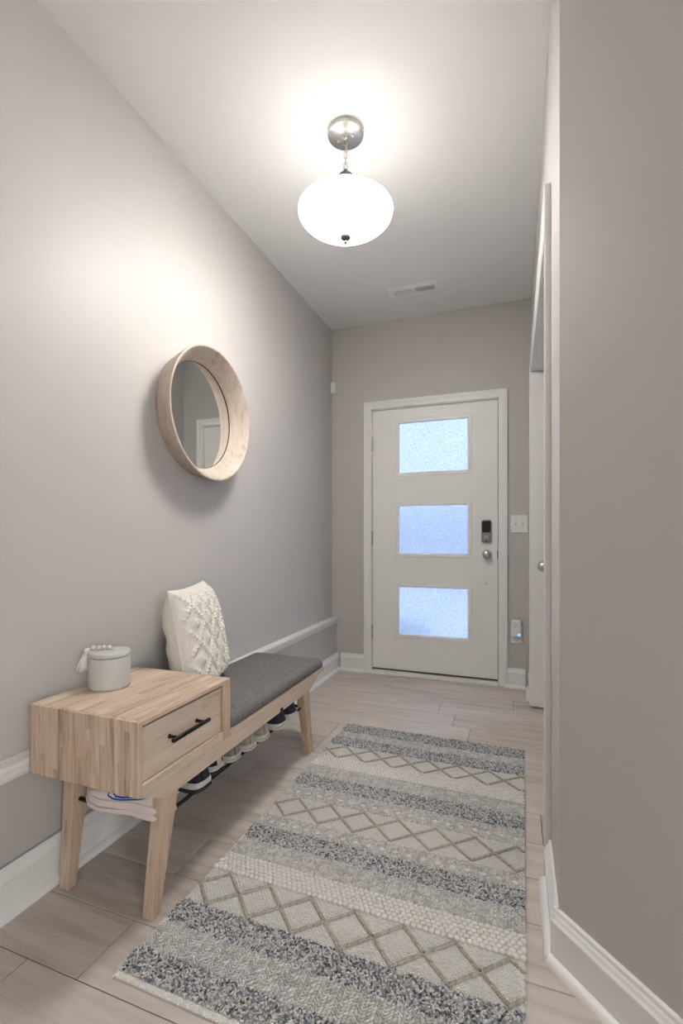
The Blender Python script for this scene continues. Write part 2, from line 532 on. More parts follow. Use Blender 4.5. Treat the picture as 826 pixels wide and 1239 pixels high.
# ------------------------------------------------------------------ setting: walls and ceiling
T = 0.12
P0 = Vector((XR, YC, 0)); P1 = P0 + SD * SLEN
XB = P1.x
describe(MB().box(XL - T, XL, -3.6, YB + T, 0, ZC).build('wall_left', M['wall']), 'long greige wall on the left, behind the bench', 'wall', kind='structure')
panel = MB().box(XL + 0.001, XP, -3.55, YB - 0.0005, 0, 0.405).build('trim_1', M['panel'])
describe(panel, 'low panelled ledge along the foot of the left wall behind the bench', 'wall panel', kind='structure')
wb = MB()
wb.box(XL, DX0 - 0.03, YB, YB + T, 0, ZC)
wb.box(DX1 + 0.03, 1.1, YB, YB + T, 0, ZC)
wb.box(DX0 - 0.03, DX1 + 0.03, YB, YB + T, DZ + 0.03, ZC)
describe(wb.build('wall_back', M['wall']), 'greige end wall with the white front door', 'wall', kind='structure')
wr = MB()
back_pt = P0 - SN * T
wr.prism([(XR, YC), (XR, OPY0), (XR + T, OPY0), (XR + T, YC + 0.05)], 0, ZC)
wr.box(XR, XR + T, OPY0, OPY1, OPZ + 0.012, ZC)
wr.box(XR, XR + T, OPY1, YB, 0, ZC)
describe(wr.build('wall_right', M['wall']), 'narrow right wall of the hall beside the tall opening', 'wall', kind='structure')
q0 = P0 - SN * T
ws = MB().prism([(P0.x, P0.y), (P1.x, P1.y), (P1.x - SN.x * T, P1.y - SN.y * T), (P0.x + T, P0.y + 0.05)][::-1], 0, ZC)
describe(ws.build('wall_slanted', M['wall']), 'large shaded greige wall filling the right edge, set at a slant', 'wall', kind='structure')
describe(MB().box(2.9, 2.9 + T, -3.6, P1.y + 0.3, 0, ZC).build('wall_side', M['wall']), 'greige side wall of the room behind the camera', 'wall', kind='structure')
describe(MB().box(XL, 2.9 + T, -3.6 - T, -3.6, 0, ZC).build('wall_front', M['wall']), 'greige wall of the room behind the camera', 'wall', kind='structure')
describe(MB().box(XB - 0.02, 2.9, P1.y + 0.3 - T, P1.y + 0.3, 0, ZC).build('wall_return', M['wall']), 'greige wall behind the end of the slanted wall', 'wall', kind='structure')
# small side space behind the opening
describe(MB().box(0.99, 0.99 + T, OPY0 - 0.3, YB, 0, ZC).build('wall_alcove', M['wall']), 'greige wall inside the side alcove', 'wall', kind='structure')
describe(MB().box(XR + T, 0.99, OPY0 - 0.3 - T, OPY0 - 0.3, 0, ZC).build('wall_alcove_near', M['wall']), 'near wall of the side alcove', 'wall', kind='structure')
describe(MB().box(XR + T, 0.99, OPY1 + 0.01, OPY1 + 0.03, 2.06, ZC).build('wall_alcove_far', M['wall']), 'wall above the door in the side alcove', 'wall', kind='structure')
describe(MB().box(XL - T, 3.2, -3.7, YB + T, ZC, ZC + 0.1).build('ceiling', M['ceiling']), 'flat white ceiling of the entry hall', 'ceiling', kind='structure')

# added window, unseen, set around the side fill light; solid wall behind it
w1 = thing('added_window_1', 'added white framed window around the side fill light behind the camera', 'window', (2.9, -1.75, 1.5), kind='structure')
wf = MB()
for a, b, c, d in ((-2.72, -2.65, 0.63, 2.37), (-0.85, -0.78, 0.63, 2.37), (-2.65, -0.85, 0.63, 0.70), (-2.65, -0.85, 2.30, 2.37), (-1.765, -1.735, 0.70, 2.30)):
    wf.box(2.862, 2.8995, a, b, c, d)
wf.build('window_frame', M['trim'], w1)
for a, b in ((-2.65, -1.765), (-1.735, -0.85)):
    MB().box(2.884, 2.888, a, b, 0.70, 2.30).build('pane', M['pane'], w1)

# ------------------------------------------------------------------ trim
CAP = [(0, 0), (0, 0.006), (0.012, 0.010), (0.030, 0.012), (0.034, 0.018), (0.044, 0.018), (0.046, 0.012), (0.046, -0.036), (0.040, -0.036), (0.0, -0.001)]
o = MB().sweep(CAP, (XP + 0.001, -3.5, 0.362), (XP + 0.001, YB - 0.001, 0.362), (0, 0, 1), (1, 0, 0)).build('trim_2', M['trim'])
describe(o, 'white cap rail along the top of the low ledge on the left wall', 'trim', kind='structure')
BASE = [(0, 0), (0, 0.016), (0.092, 0.016), (0.096, 0.0195), (0.104, 0.0195), (0.110, 0.015), (0.118, 0.012), (0.121, 0.009), (0.130, 0.008), (0.133, 0.004), (0.133, 0)]
SHOE = [(0, 0)] + [(0.020 * math.sin(t), 0.019 * math.cos(t)) for t in [i * PI / 12 for i in range(7)]]


def baseboard(name, runs, label):
    b, s_ = MB(), MB()
    for p0, p1, out in runs:
        p0, p1, out = Vector(p0), Vector(p1), Vector(out)
        b.sweep(BASE, p0 + out * 0.0005, p1 + out * 0.0005, (0, 0, 1), out)
        s_.sweep(SHOE, p0 + out * 0.0165, p1 + out * 0.0165, (0, 0, 1), out)
    o = b.build(name, M['trim'])
    describe(o, label, 'baseboard', kind='structure')
    s_.build('shoe_moulding', M['trim'], o, auto=35)
    return o


baseboard('baseboard_left', [((XP + 0.006, -3.5, 0), (XP + 0.006, YB - 0.002, 0), (1, 0, 0))], 'tall white baseboard at the foot of the left wall')
baseboard('baseboard_back', [((XP + 0.042, YB, 0), (DX0 - 0.062, YB, 0), (0, -1, 0)), ((DX1 + 0.048, YB, 0), (XR - 0.037, YB, 0), (0, -1, 0))],
          'white baseboard on either side of the front door')
baseboard('baseboard_stub', [((XR, OPY1 + 0.065, 0), (XR, YB - 0.002, 0), (-1, 0, 0))], 'short white baseboard return in the far right corner')
baseboard('baseboard_right', [((XR, YC - 0.008, 0), (XR, OPY0 - 0.062, 0), (-1, 0, 0))], 'short white baseboard on the corner by the rug edge')
a0 = P0 - SD * 0.012
baseboard('baseboard_slanted', [((a0.x, a0.y, 0), (P1.x, P1.y, 0), tuple(SN))], 'white baseboard along the shaded slanted wall on the right')

CAS = [(0, 0), (0, 0.010), (0.004, 0.013), (0.030, 0.013), (0.034, 0.0165), (0.038, 0.0165), (0.042, 0.019), (0.056, 0.019), (0.058, 0.016), (0.058, 0)]


def casing(name, label, axis_pts, out, z1, parent=None):
    """Two legs and a mitred head around an opening. axis_pts: inner edges a, b (x,y)."""
    a, b = Vector((*axis_pts[0], 0)), Vector((*axis_pts[1], 0))
    d = (b - a).normalized(); out = Vector(out)
    e = out * 0.0005
    mb = MB()
    mb.sweep(CAS, a + e, a + e + Vector((0, 0, z1)), -d, out, 0, -1)
    mb.sweep(CAS, b + e, b + e + Vector((0, 0, z1)), d, out, 0, -1)
    mb.sweep(CAS, a + e + Vector((0, 0, z1)), b + e + Vector((0, 0, z1)), (0, 0, 1), out, -1, -1)
    o = mb.build(name, M['trim'], parent)
    return o


# front door opening: jambs, stop and sill
j = MB()
j.box(DX0 - 0.030, DX0 - 0.004, YB - 0.001, YB + T, 0, DZ + 0.004)
j.box(DX1 + 0.004, DX1 + 0.030, YB - 0.001, YB + T, 0, DZ + 0.004)
j.box(DX0 - 0.030, DX1 + 0.030, YB - 0.001, YB + T, DZ + 0.004, DZ + 0.030)
jo = j.build('trim_3', M['trim'])
describe(jo, 'white jamb lining around the front door', 'door frame', kind='structure')
casing('casing', '', ((DX0 - 0.008, YB), (DX1 + 0.008, YB)), (0, -1, 0), DZ + 0.010, jo)
st = MB()
st.box(DX0 - 0.004, DX0 + 0.010, YB + 0.052, YB + 0.09, 0.03, DZ + 0.004)
st.box(DX1 - 0.010, DX1 + 0.004, YB + 0.052, YB + 0.09, 0.03, DZ + 0.004)
st.box(DX0 + 0.010, DX1 - 0.010, YB + 0.052, YB + 0.09, DZ - 0.010, DZ + 0.004)
st.build('weather_strip', M['gap'], jo)
sill = MB()
sill.box(DX0 - 0.004, -0.905, YB - 0.032, YB + T, 0.0005, 0.030)
sill.hexa([(-0.900, YB - 0.032, 0.0005), (DX1 + 0.004, YB - 0.032, 0.0005), (DX1 + 0.004, YB + T, 0.0005), (-0.900, YB + T, 0.0005)],
          [(-0.900, YB - 0.032, 0.028), (DX1 + 0.004, YB - 0.032, 0.028), (DX1 + 0.004, YB + T, 0.032), (-0.900, YB + T, 0.032)])
so = sill.build('threshold', M['trim'], jo, bevel=0.003)
MB().box(DX0 - 0.002, DX1 + 0.002, YB - 0.004, YB + 0.05, 0.0325, 0.0365).build('door_sweep', simple('rusty brown sweep strip', (0.10, 0.055, 0.035), 0.8), jo)

# right opening: jamb lining and casing
j = MB()
j.box(XR - 0.0005, XR + T, OPY0 - 0.001, OPY0 + 0.012, 0, OPZ)
j.box(XR - 0.0005, XR + T, OPY1 - 0.012, OPY1 + 0.001, 0, OPZ)
j.box(XR - 0.0005, XR + T, OPY0 - 0.001, OPY1 + 0.001, OPZ, OPZ + 0.0125)
jr = j.build('trim_4', M['trim'])
describe(jr, 'white lining of the tall opening in the right wall', 'door frame', kind='structure')
casing('casing', '', ((XR, OPY0 + 0.006), (XR, OPY1 - 0.006)), (-1, 0, 0), OPZ + 0.006, jr)

# ------------------------------------------------------------------ front door
door = thing('door_1', 'white front door with three frosted glass panes', 'door', (DX0, YB, 0), kind='structure')
YD = YB + 0.006
wins = [(1.494, 1.922), (0.890, 1.299), (0.283, 0.692)]
FX0, FX1 = -0.851, -0.293
FR = 0.028
slab = MB()
xs = [DX0, FX0 + 0.01, FX1 - 0.01, DX1]
zs = [0.040]
for z0, z1 in sorted(wins):
    zs += [z0 + 0.01, z1 - 0.01]
zs.append(DZ)
slab.box(xs[0], xs[1], YD, YD + 0.044, zs[0], zs[-1])
slab.box(xs[2], xs[3], YD, YD + 0.044, zs[0], zs[-1])
for i in range(0, len(zs), 2):
    slab.box(xs[1], xs[2], YD, YD + 0.044, zs[i], zs[i + 1])
# weld the pieces into one leaf: coplanar faces stay flush
slab.build('leaf', M['door'], door)
for z0, z1 in wins:
    f = MB()
    prof = [(0, 0.0), (0, 0.003), (0.003, 0.006), (FR - 0.006, 0.006), (FR, 0.002), (FR, -0.022), (FR - 0.016, -0.022)]
    for a, b, u in (((FX0, z0), (FX0, z1), (1, 0, 0)), ((FX1, z0), (FX1, z1), (-1, 0, 0)), ((FX0, z0), (FX1, z0), (0, 0, 1)), ((FX0, z1), (FX1, z1), (0, 0, -1))):
        f.sweep(prof, (a[0], YD, a[1]), (b[0], YD, b[1]), u, (0, -1, 0), 1, 1)
    fo = f.build('window_frame', M['door'], door)
    MB().box(FX0 + FR - 0.003, FX1 - FR + 0.003, YD + 0.020, YD + 0.026, z0 + FR - 0.003, z1 - FR + 0.003).build('pane', M['pane'], fo)
for zc in (1.748, 1.031, 0.315):
    hb = MB()
    hb.lathe([(0, -0.05), (0.0055, -0.05), (0.0055, 0.05), (0, 0.05)], (DX0 - 0.003, YB - 0.006, zc), 'z', 12)
    hb.lathe([(0, 0.05), (0.0035, 0.05), (0.0045, 0.055), (0, 0.060)], (DX0 - 0.003, YB - 0.006, zc), 'z', 10)
    hb.lathe([(0, -0.060), (0.0045, -0.055), (0.0035, -0.05), (0, -0.05)], (DX0 - 0.003, YB - 0.006, zc), 'z', 10)
    hb.box(DX0 - 0.003, DX0 + 0.004, YB - 0.004, YB + 0.004, zc - 0.05, zc + 0.05)
    hb.build('hinge', M['steel'], door, auto=40)


def rounded(x0, x1, z0, z1, r, n=5):
    pts = []
    for cx, cz, a in ((x1 - r, z0 + r, -PI / 2), (x1 - r, z1 - r, 0), (x0 + r, z1 - r, PI / 2), (x0 + r, z0 + r, PI)):
        pts += arc((cx, cz), r, a, a + PI / 2, n)
    return pts


def slab_y(mb, poly, y0, y1, tap=0.0):
    """Extrude an x,z outline along y (y1 towards the room, slightly smaller when tap>0)."""
    n = len(poly)
    cx = sum(p_[0] for p_ in poly) / n; cz = sum(p_[1] for p_ in poly) / n
    vs_ = [(x, y0, z) for x, z in poly] + [(cx + (x - cx) * (1 - tap), y1, cz + (z - cz) * (1 - tap)) for x, z in poly]
    return mb.add(vs_, [(i, (i + 1) % n, n + (i + 1) % n, n + i) for i in range(n)] + [tuple(range(n)), tuple(range(n, 2 * n))[::-1]])


LX0, LX1 = -0.227, -0.157
lk = slab_y(MB(), rounded(LX0, LX1, 1.000, 1.163, 0.018), YD, YD - 0.024, 0.06).build('keypad_lock', M['lock'], door, bevel=0.003)
slab_y(MB(), rounded(LX0 + 0.006, LX1 - 0.006, 1.071, 1.154, 0.012), YD - 0.0235, YD - 0.0275, 0.05).build('touch_screen', M['glass_black'], lk)
slab_y(MB(), rounded(LX0 + 0.020, LX1 - 0.020, 1.030, 1.052, 0.006), YD - 0.0235, YD - 0.027, 0.05).build('badge', M['nickel'], lk)
MB().lathe([(0, 0.0), (0.006, 0.0), (0.006, 0.003), (0, 0.003)], (-0.192, YD - 0.0265, 1.012), 'y', 14).build('keyhole', M['slot'], lk)
kx, kz = -0.189, 0.917


def knob(name, x, y, z, sgn, parent, r=0.028):
    prof = [(0, 0.0), (0.032, 0.0), (0.033, 0.004), (0.030, 0.008), (0.014, 0.010), (0.011, 0.018), (0.011, 0.026), (0.017, 0.031), (r - 0.002, 0.038),
            (r, 0.046), (r - 0.003, 0.054), (r - 0.012, 0.060), (0, 0.062)]
    return MB().lathe([(a, sgn * b) for a, b in prof], (x, y, z), 'y', 28).build(name, M['steel'], parent, auto=35)


kb = knob('door_knob', kx, YD, kz, -1, door)
MB().box(DX1 - 0.003, DX1 + 0.003, YB - 0.001, YB + 0.006, kz - 0.028, kz + 0.028).build('strike_plate', M['slot'], door)
MB().lathe([(0, 0.0), (0.006, 0.0), (0.005, -0.004), (0, -0.005)], (-0.193, YD, 0.711), 'y', 12).build('bolt_head', M['steel'], door, auto=40)

# side door seen through the right opening
d2 = thing('door_2', 'white side door seen edge-on in the right opening, round steel knob', 'door', (XR, 3.11, 0), kind='structure')
MB().box(XR - 0.019, 0.985, 3.082, 3.117, 0.008, OPZ - 0.003).build('leaf', M['door'], d2, bevel=0.002)
knob('door_knob', 0.158, 3.082, 0.862, -1, d2)

# ------------------------------------------------------------------ bench with drawer
bench = thing('storage_bench', 'light wooden entry bench with a drawer cabinet and grey padded seat', 'bench', (-1.105, 1.565, 0))
XF, XBK = -0.905, -1.302
CY0, CY1, CZ0, CZ1 = 0.948, 1.361, 0.368, 0.564
MB().box(XBK, XF, CY0 + 0.0122, CY1, CZ1 - 0.013, CZ1).build('top_panel', M['wood_top'], bench, bevel=0.0015)
MB().box(XBK, XF, CY0, CY0 + 0.012, CZ0, CZ1).build('end_panel', M['wood_end'], bench, bevel=0.0015)
MB().box(XBK, XF, CY1 - 0.040, CY1, CZ0, CZ1 - 0.0132).build('side_panel', M['wood_leg'], bench, bevel=0.0015)
MB().box(XBK, XF, CY0 + 0.0122, CY1 - 0.0402, CZ0, CZ0 + 0.030).build('bottom_panel', M['wood_rail'], bench, bevel=0.0015)
MB().box(XBK, XBK + 0.010, CY0 + 0.0122, CY1 - 0.0402, CZ0 + 0.0302, CZ1 - 0.0132).build('back_panel', M['wood_top'], bench)
dr = MB().box(XF - 0.030, XF - 0.007, CY0 + 0.0205, CY1 - 0.0445, CZ0 + 0.0325, CZ1 - 0.0205).build('drawer', M['wood_drawer'], bench, bevel=0.0012)
MB().box(XBK + 0.02, XF - 0.0135, CY0 + 0.0135, CY1 - 0.0412, CZ0 + 0.0312, CZ1 - 0.0140).build('drawer_gap_shade', M['gap'], dr)  # dark block painting the shade in the gap round the drawer front
hb = MB()
HX, HZ, HY0, HY1 = XF + 0.024, 0.481, 1.048, 1.212
hb.lathe([(0, HY0), (0.0055, HY0), (0.0062, HY0 + 0.001), (0.0062, HY1 - 0.001), (0.0055, HY1), (0, HY1)], (HX, 0, HZ), 'y', 14)
for yy in (HY0 + 0.022, HY1 - 0.022):
    hb.lathe([(0, 0), (0.0065, 0), (0.0065, 0.002), (0.0045, 0.004), (0.0045, 0.029), (0, 0.029)], (XF - 0.007, yy, HZ), 'x', 12)
hb.build('handle', M['bronze'], dr, auto=40)
SY1 = 2.186
MB().box(XBK, XF, CY1 + 0.0004, SY1, 0.3655, 0.3885).build('seat_board', M['wood_rail'], bench, bevel=0.0015)
for x0, x1 in ((-0.927, XF - 0.0015), (-1.285, -1.265)):
    ap = [(0.953, 0.3675), (1.050, 0.318), (2.022, 0.320), (2.130, 0.3648), (2.130, 0.3652), (CY1, 0.3652), (CY1, 0.3675)]
    n = len(ap)
    MB().add([(x0, a, b) for a, b in ap] + [(x1, a, b) for a, b in ap],
             [(i, (i + 1) % n, n + (i + 1) % n, n + i) for i in range(n)] + [tuple(range(n))[::-1], tuple(range(n, 2 * n))]).build('apron', M['wood_rail'], bench, bevel=0.0015)
for (xb0, xb1, xt0, xt1) in ((-0.957, -0.922, -0.948, -0.9068), (-1.267, -1.233, -1.287, -1.246)):
    for (yb0, yb1, yt0, yt1) in ((1.014, 1.044, 1.048, 1.111), (2.056, 2.089, 1.947, 2.014)):
        MB().hexa([(xb0, yb0, 0.0005), (xb1, yb0, 0.0005), (xb1, yb1, 0.0005), (xb0, yb1, 0.0005)],
                  [(xt0, yt0, 0.352), (xt1, yt0, 0.352), (xt1, yt1, 0.352), (xt0, yt1, 0.352)]).build('leg', M['wood_leg'], bench, bevel=0.002)


def rrect(x0, x1, y0, y1, r, n=6):
    pts = []
    for cx, cy, a in ((x1 - r, y0 + r, -PI / 2), (x1 - r, y1 - r, 0), (x0 + r, y1 - r, PI / 2), (x0 + r, y0 + r, PI)):
        pts += arc((cx, cy), r, a, a + PI / 2, n)
    return pts


def pad(levels, x0, x1, y0, y1, r, sub=8):
    """Stack of rounded rectangles (inset, z) closed by a grid-free fan at the top."""
    mb = MB()
    rings, vs_ = [], []
    for ins, z in levels:
        q = rrect(x0 + ins, x1 - ins, y0 + ins, y1 - ins, max(r - ins * 0.5, 0.004))
        rings.append([len(vs_) + i for i in range(len(q))])
        vs_ += [(a, b, z) for a, b in q]
    fs_ = []
    n = len(rings[0])
    for A, Bq in zip(rings[:-1], rings[1:]):
        fs_ += [(A[i], A[(i + 1) % n], Bq[(i + 1) % n], Bq[i]) for i in range(n)]
    fs_ += [tuple(rings[0][::-1]), tuple(rings[-1])]
    return mb.add(vs_, fs_)


pad([(0.006, 0.3887), (0.001, 0.392), (0.0, 0.400), (0.0, 0.410), (0.003, 0.419), (0.009, 0.4265), (0.018, 0.431), (0.035, 0.434), (0.08, 0.4355)],
    XBK + 0.001, XF + 0.002, CY1 + 0.0015, SY1 + 0.004, 0.03).build('seat_pad', M['seat'], bench, auto=50)

rk = MB()
RZ = 0.246
for xx in (-0.938, -1.02, -1.10, -1.18, -1.252):
    rk = MB()
    rk.tube([(xx, 1.062, RZ), (xx, 1.5, RZ), (xx, 2.005, RZ - 0.002)], 0.0055, 8)
    if xx == -0.938:
        rack = rk.build('shoe_rack', M['black'], bench, smooth=True)
    else:
        rk.build('rack_rod', M['black'], rack, smooth=True)
for yy in (1.064, 2.000):
    MB().tube([(-1.255, yy, RZ - 0.001), (-0.925, yy, RZ - 0.001)], 0.0065, 8).build('rack_rod', M['black'], rack, smooth=True)

# ------------------------------------------------------------------ shoes on the rack (heel at the origin, toe along +y)
SHOE_N = 26


def lerp_tab(tab, t):
    for (a, va), (b, vb) in zip(tab[:-1], tab[1:]):
        if t <= b:
            k = (t - a) / (b - a); k = k * k * (3 - 2 * k)
            return va + (vb - va) * k
    return tab[-1][1]


WID = [(0.0, 0.018), (0.05, 0.029), (0.16, 0.033), (0.38, 0.031), (0.55, 0.038), (0.72, 0.044), (0.86, 0.040), (0.95, 0.027), (1.0, 0.010)]


def make_shoe(name, label, L, sole_h, top, mats, group='shoes on the rack under the bench', flare=0.003, wave=0.0, wk=1.0):
    """top: list (t, height of upper above the sole). mats: sole, midsole, upper, lining, tab."""
    t_ = thing(name, label, 'shoe', (0, 0, 0), group)
    st_ = [0.5 - 0.5 * math.cos(PI * i / SHOE_N) for i in range(SHOE_N + 1)]

    def loft(rows):
        vs_, fs_ = [], []
        n = len(rows[0])
        for r in rows: vs_ += r
        for i in range(len(rows) - 1):
            for k in range(n):
                fs_.append((i * n + k, i * n + (k + 1) % n, (i + 1) * n + (k + 1) % n, (i + 1) * n + k))
        fs_ += [tuple(range(n))[::-1], tuple(range((len(rows) - 1) * n, len(rows) * n))]
        return MB().add(vs_, fs_)

    def sole_rows(z0, z1, fl):
        rows = []
        for t in st_:
            w = (lerp_tab(WID, t) + fl) * wk
            toe = 0.012 * max(0, (t - 0.78) / 0.22) ** 2 + 0.006 * max(0, (0.08 - t) / 0.08)
            wv = wave * math.sin(t * 7.0)
            yy = -fl * (1 - 2 * t) + t * L
            rows.append([(-w, yy, z0 + toe), (w, yy, z0 + toe), (w * 1.03, yy, (z0 + z1) / 2 + toe), (w * 0.97, yy, z1 + toe * 0.6 + wv), (-w * 0.97, yy, z1 + toe * 0.6 + wv), (-w * 1.03, yy, (z0 + z1) / 2 + toe)])
        return rows
    out_h = sole_h * 0.38
    loft(sole_rows(0, out_h, flare)).build('sole', mats['sole'], t_, local=True, bevel=0.0015, auto=50)
    loft(sole_rows(out_h + 0.0002, sole_h, flare * 0.6)).build('midsole', mats['midsole'], t_, local=True, bevel=0.0015, auto=50)

    def side(t, a):
        """Point on the upper: a in [0, pi] from the -x side over the top to the +x side."""
        w = lerp_tab(WID, t) * wk
        h_ = lerp_tab(top, t)
        ca, sa = math.cos(a), math.sin(a)
        xx = -w * math.copysign(abs(ca) ** 0.75, ca)
        zz = sole_h - 0.002 + h_ * abs(sa) ** 0.8
        # heel leans in towards the collar
        yy = t * L + (0.012 * abs(sa) if t < 0.12 else 0)
        return (xx * (1 - 0.22 * abs(sa) ** 2), yy, zz)
    rows = []
    K = 16
    for t in [0.004] + st_[1:-1] + [0.992]:
        r = [side(t, PI * k / K) for k in range(K + 1)]
        rows.append(r)
    up = loft(rows).build('upper', mats['upper'], t_, local=True, smooth=True)
    # collar opening: dark lining with a padded rim
    e0, e1 = 0.045, 0.36
    cy, ry, rx = (e0 + e1) / 2 * L, (e1 - e0) / 2 * L, 0.021 * wk
    ring = []
    for k in range(20):
        a = 2 * PI * k / 20
        yy = cy + ry * math.sin(a)
        ring.append((rx * math.cos(a), yy, sole_h - 0.001 + lerp_tab(top, yy / L) + 0.001 - abs(math.cos(a)) * 0.004))
    MB().tube(ring, 0.0045, 6, closed=True).build('collar', mats['tab'], t_, local=True, smooth=True)
    li = MB(); n = len(ring)
    li.add([(a * 0.98, b, c + 0.002) for a, b, c in ring] + [(0, cy, ring[0][2] - 0.006)], [(i, (i + 1) % n, n) for i in range(n)])
    li.build('lining', mats['lining'], t_, local=True)
    # heel tab
    tb = MB()
    hh = lerp_tab(top, 0.05)
    tb.hexa([(-0.012, -0.001, sole_h), (0.012, -0.001, sole_h), (0.012, 0.009, sole_h), (-0.012, 0.009, sole_h)],
            [(-0.010, 0.010, sole_h + hh + 0.004), (0.010, 0.010, sole_h + hh + 0.004), (0.010, 0.020, sole_h + hh + 0.004), (-0.010, 0.020, sole_h + hh + 0.004)])
    tb.build('heel_tab', mats['tab'], t_, local=True, bevel=0.002)
    # laces over the throat
    for i in range(4):
        t = 0.43 + i * 0.055
        pts = [tuple(Vector(side(t, PI * (0.28 + 0.44 * k / 6))) + Vector((0, 0, 0.0025))) for k in range(7)]
        MB().tube(pts, 0.003, 6).build('lace', mats['lace'], t_, local=True, smooth=True)
    return t_, side


white_up = simple('white sneaker mesh', (0.78, 0.70, 0.69), 0.8, bump=0.5, bscale=600)
white_sole = simple('blush white foam sole', (0.74, 0.62, 0.61), 0.7)
blue = simple('blue stitched emblem', (0.02, 0.10, 0.42), 0.6)
blk = simple('black knit upper', (0.012, 0.012, 0.016), 0.8, bump=0.4, bscale=500)
blk_sole = simple('black rubber sole', (0.015, 0.015, 0.02), 0.6)
offwhite = simple('off-white rubber', (0.55, 0.515, 0.47), 0.7)
canvas = simple('worn grey canvas', (0.26, 0.235, 0.21), 0.95, bump=0.6, bscale=500, vary=0.15)
cream_cv = simple('cream canvas', (0.36, 0.325, 0.28), 0.95, bump=0.6, bscale=500)
navy = simple('dark navy canvas', (0.018, 0.016, 0.028), 0.9, bump=0.5, bscale=500)
lining_l = simple('pale lining', (0.5, 0.46, 0.43), 0.95)
lining_d = simple('dark lining', (0.03, 0.03, 0.03), 0.95)
RUN_TOP = [(0.0, 0.052), (0.06, 0.066), (0.16, 0.062), (0.30, 0.054), (0.40, 0.060), (0.52, 0.050), (0.68, 0.034), (0.85, 0.026), (0.96, 0.016), (1.0, 0.004)]
LOW_TOP = [(0.0, 0.046), (0.06, 0.056), (0.16, 0.052), (0.30, 0.046), (0.40, 0.052), (0.52, 0.044), (0.68, 0.030), (0.85, 0.022), (0.96, 0.013), (1.0, 0.004)]
RACK_TOP = RZ + 0.0062


def place(t_, x, y, deg=0.0):
    t_.location = (x, y, RACK_TOP)
    t_.rotation_euler = (0, 0, PI / 2 + math.radians(deg))


sn, side_f = make_shoe('running_shoe', 'white running shoe with a blue swoosh on the rack under the drawer', 0.285, 0.034, RUN_TOP,
                       dict(sole=white_sole, midsole=white_sole, upper=white_up, lining=lining_l, tab=white_up, lace=white_up), wave=0.003, flare=0.005, wk=1.1)
# the emblem: a check mark in outline lying on the flank that faces the camera


def flank(t, z):
    best = min((abs(side_f(t, PI * 0.5 * k / 400)[2] - z), k) for k in range(401))
    q = side_f(t, PI * 0.5 * best[1] / 400)
    return Vector(q) + Vector((-0.0012, 0, 0.0004))


sw = [(0.12, 0.063), (0.25, 0.0555), (0.37, 0.049), (0.47, 0.0455), (0.54, 0.0465), (0.575, 0.053), (0.58, 0.063), (0.565, 0.075)]
sw2 = [(0.12, 0.063), (0.25, 0.050), (0.37, 0.0425), (0.48, 0.0385), (0.57, 0.0385), (0.63, 0.045), (0.635, 0.058), (0.565, 0.075)]
lg = MB()
for path in (sw, sw2):
    lg.tube([flank(a, b) for a, b in path], [0.0012, 0.0018, 0.0022, 0.0024, 0.0024, 0.0022, 0.002, 0.0012], 6)
lg.build('emblem', blue, sn, local=True, smooth=True)
place(sn, -0.918, 1.077)
bs, _ = make_shoe('black_sneaker', 'black sneaker with a thin white midsole line, next to the white running shoe', 0.275, 0.030, RUN_TOP,
                  dict(sole=blk_sole, midsole=offwhite, upper=blk, lining=lining_d, tab=blk, lace=blk), flare=0.004, wk=1.1)
place(bs, -0.905, 1.229)
b2, _ = make_shoe('black_sneaker', 'black sneaker with a white heel tab, between its mate and the grey shoes', 0.275, 0.030, RUN_TOP,
                  dict(sole=blk_sole, midsole=offwhite, upper=blk, lining=lining_d, tab=offwhite, lace=blk), flare=0.004, wk=1.0)
place(b2, -0.925, 1.330)
for nm, lab, yy, xx, up_m in (('canvas_shoe', 'grey canvas shoe with pale rubber sole beside the black sneakers', 1.429, -0.918, canvas),
                              ('canvas_shoe', 'cream canvas shoe in the middle of the rack, second of the pale shoes', 1.520, -0.910, cream_cv),
                              ('canvas_shoe', 'pale canvas shoe beside the dark navy pair, third of the pale shoes', 1.613, -0.905, cream_cv)):
    s_, _ = make_shoe(nm, lab, 0.265, 0.022, LOW_TOP, dict(sole=offwhite, midsole=offwhite, upper=up_m, lining=lining_l, tab=up_m, lace=offwhite), flare=0.002, wk=0.96)
    place(s_, xx, yy, prng.uniform(-2, 2))
for lab, yy, xx in (('dark navy canvas shoe with white sole, nearer the pale shoes', 1.735, -0.895), ('dark navy canvas shoe with white sole, next to the far leg', 1.845, -0.900)):
    s_, _ = make_shoe('navy_shoe', lab, 0.265, 0.024, LOW_TOP, dict(sole=offwhite, midsole=offwhite, upper=navy, lining=lining_d, tab=navy, lace=offwhite), flare=0.002, wk=1.08)
    place(s_, xx, yy)

# ------------------------------------------------------------------ jar with tassel
JX, JY, JZ = -1.215, 1.150, CZ1 + 0.0005
jar = thing('ceramic_jar', 'pale grey-green lidded ceramic jar on top of the bench cabinet', 'jar', (JX, JY, JZ))
MB().lathe([(0, 0), (0.056, 0), (0.060, 0.004), (0.0612, 0.010), (0.0612, 0.096), (0.0600, 0.0985), (0.054, 0.0985), (0.054, 0.012), (0, 0.010)], (JX, JY, JZ), 'z', 56).build('body', M['jar'], jar, auto=40)
MB().lathe([(0, 0.1000), (0.0600, 0.1000), (0.0618, 0.1015), (0.0622, 0.106), (0.0618, 0.111), (0.0600, 0.1135), (0.0570, 0.1145), (0, 0.1150)], (JX, JY, JZ), 'z', 56).build('lid', M['jar'], jar, auto=40)
tas = MB()
LZ = JZ + 0.1148
hx, hy = JX - 0.0655, JY - 0.026
tas.lathe([(0, 0.012), (0.008, 0.010), (0.011, 0.003), (0.009, -0.004), (0.012, -0.010), (0.0, -0.012)], (hx, hy, LZ - 0.004), 'z', 14)
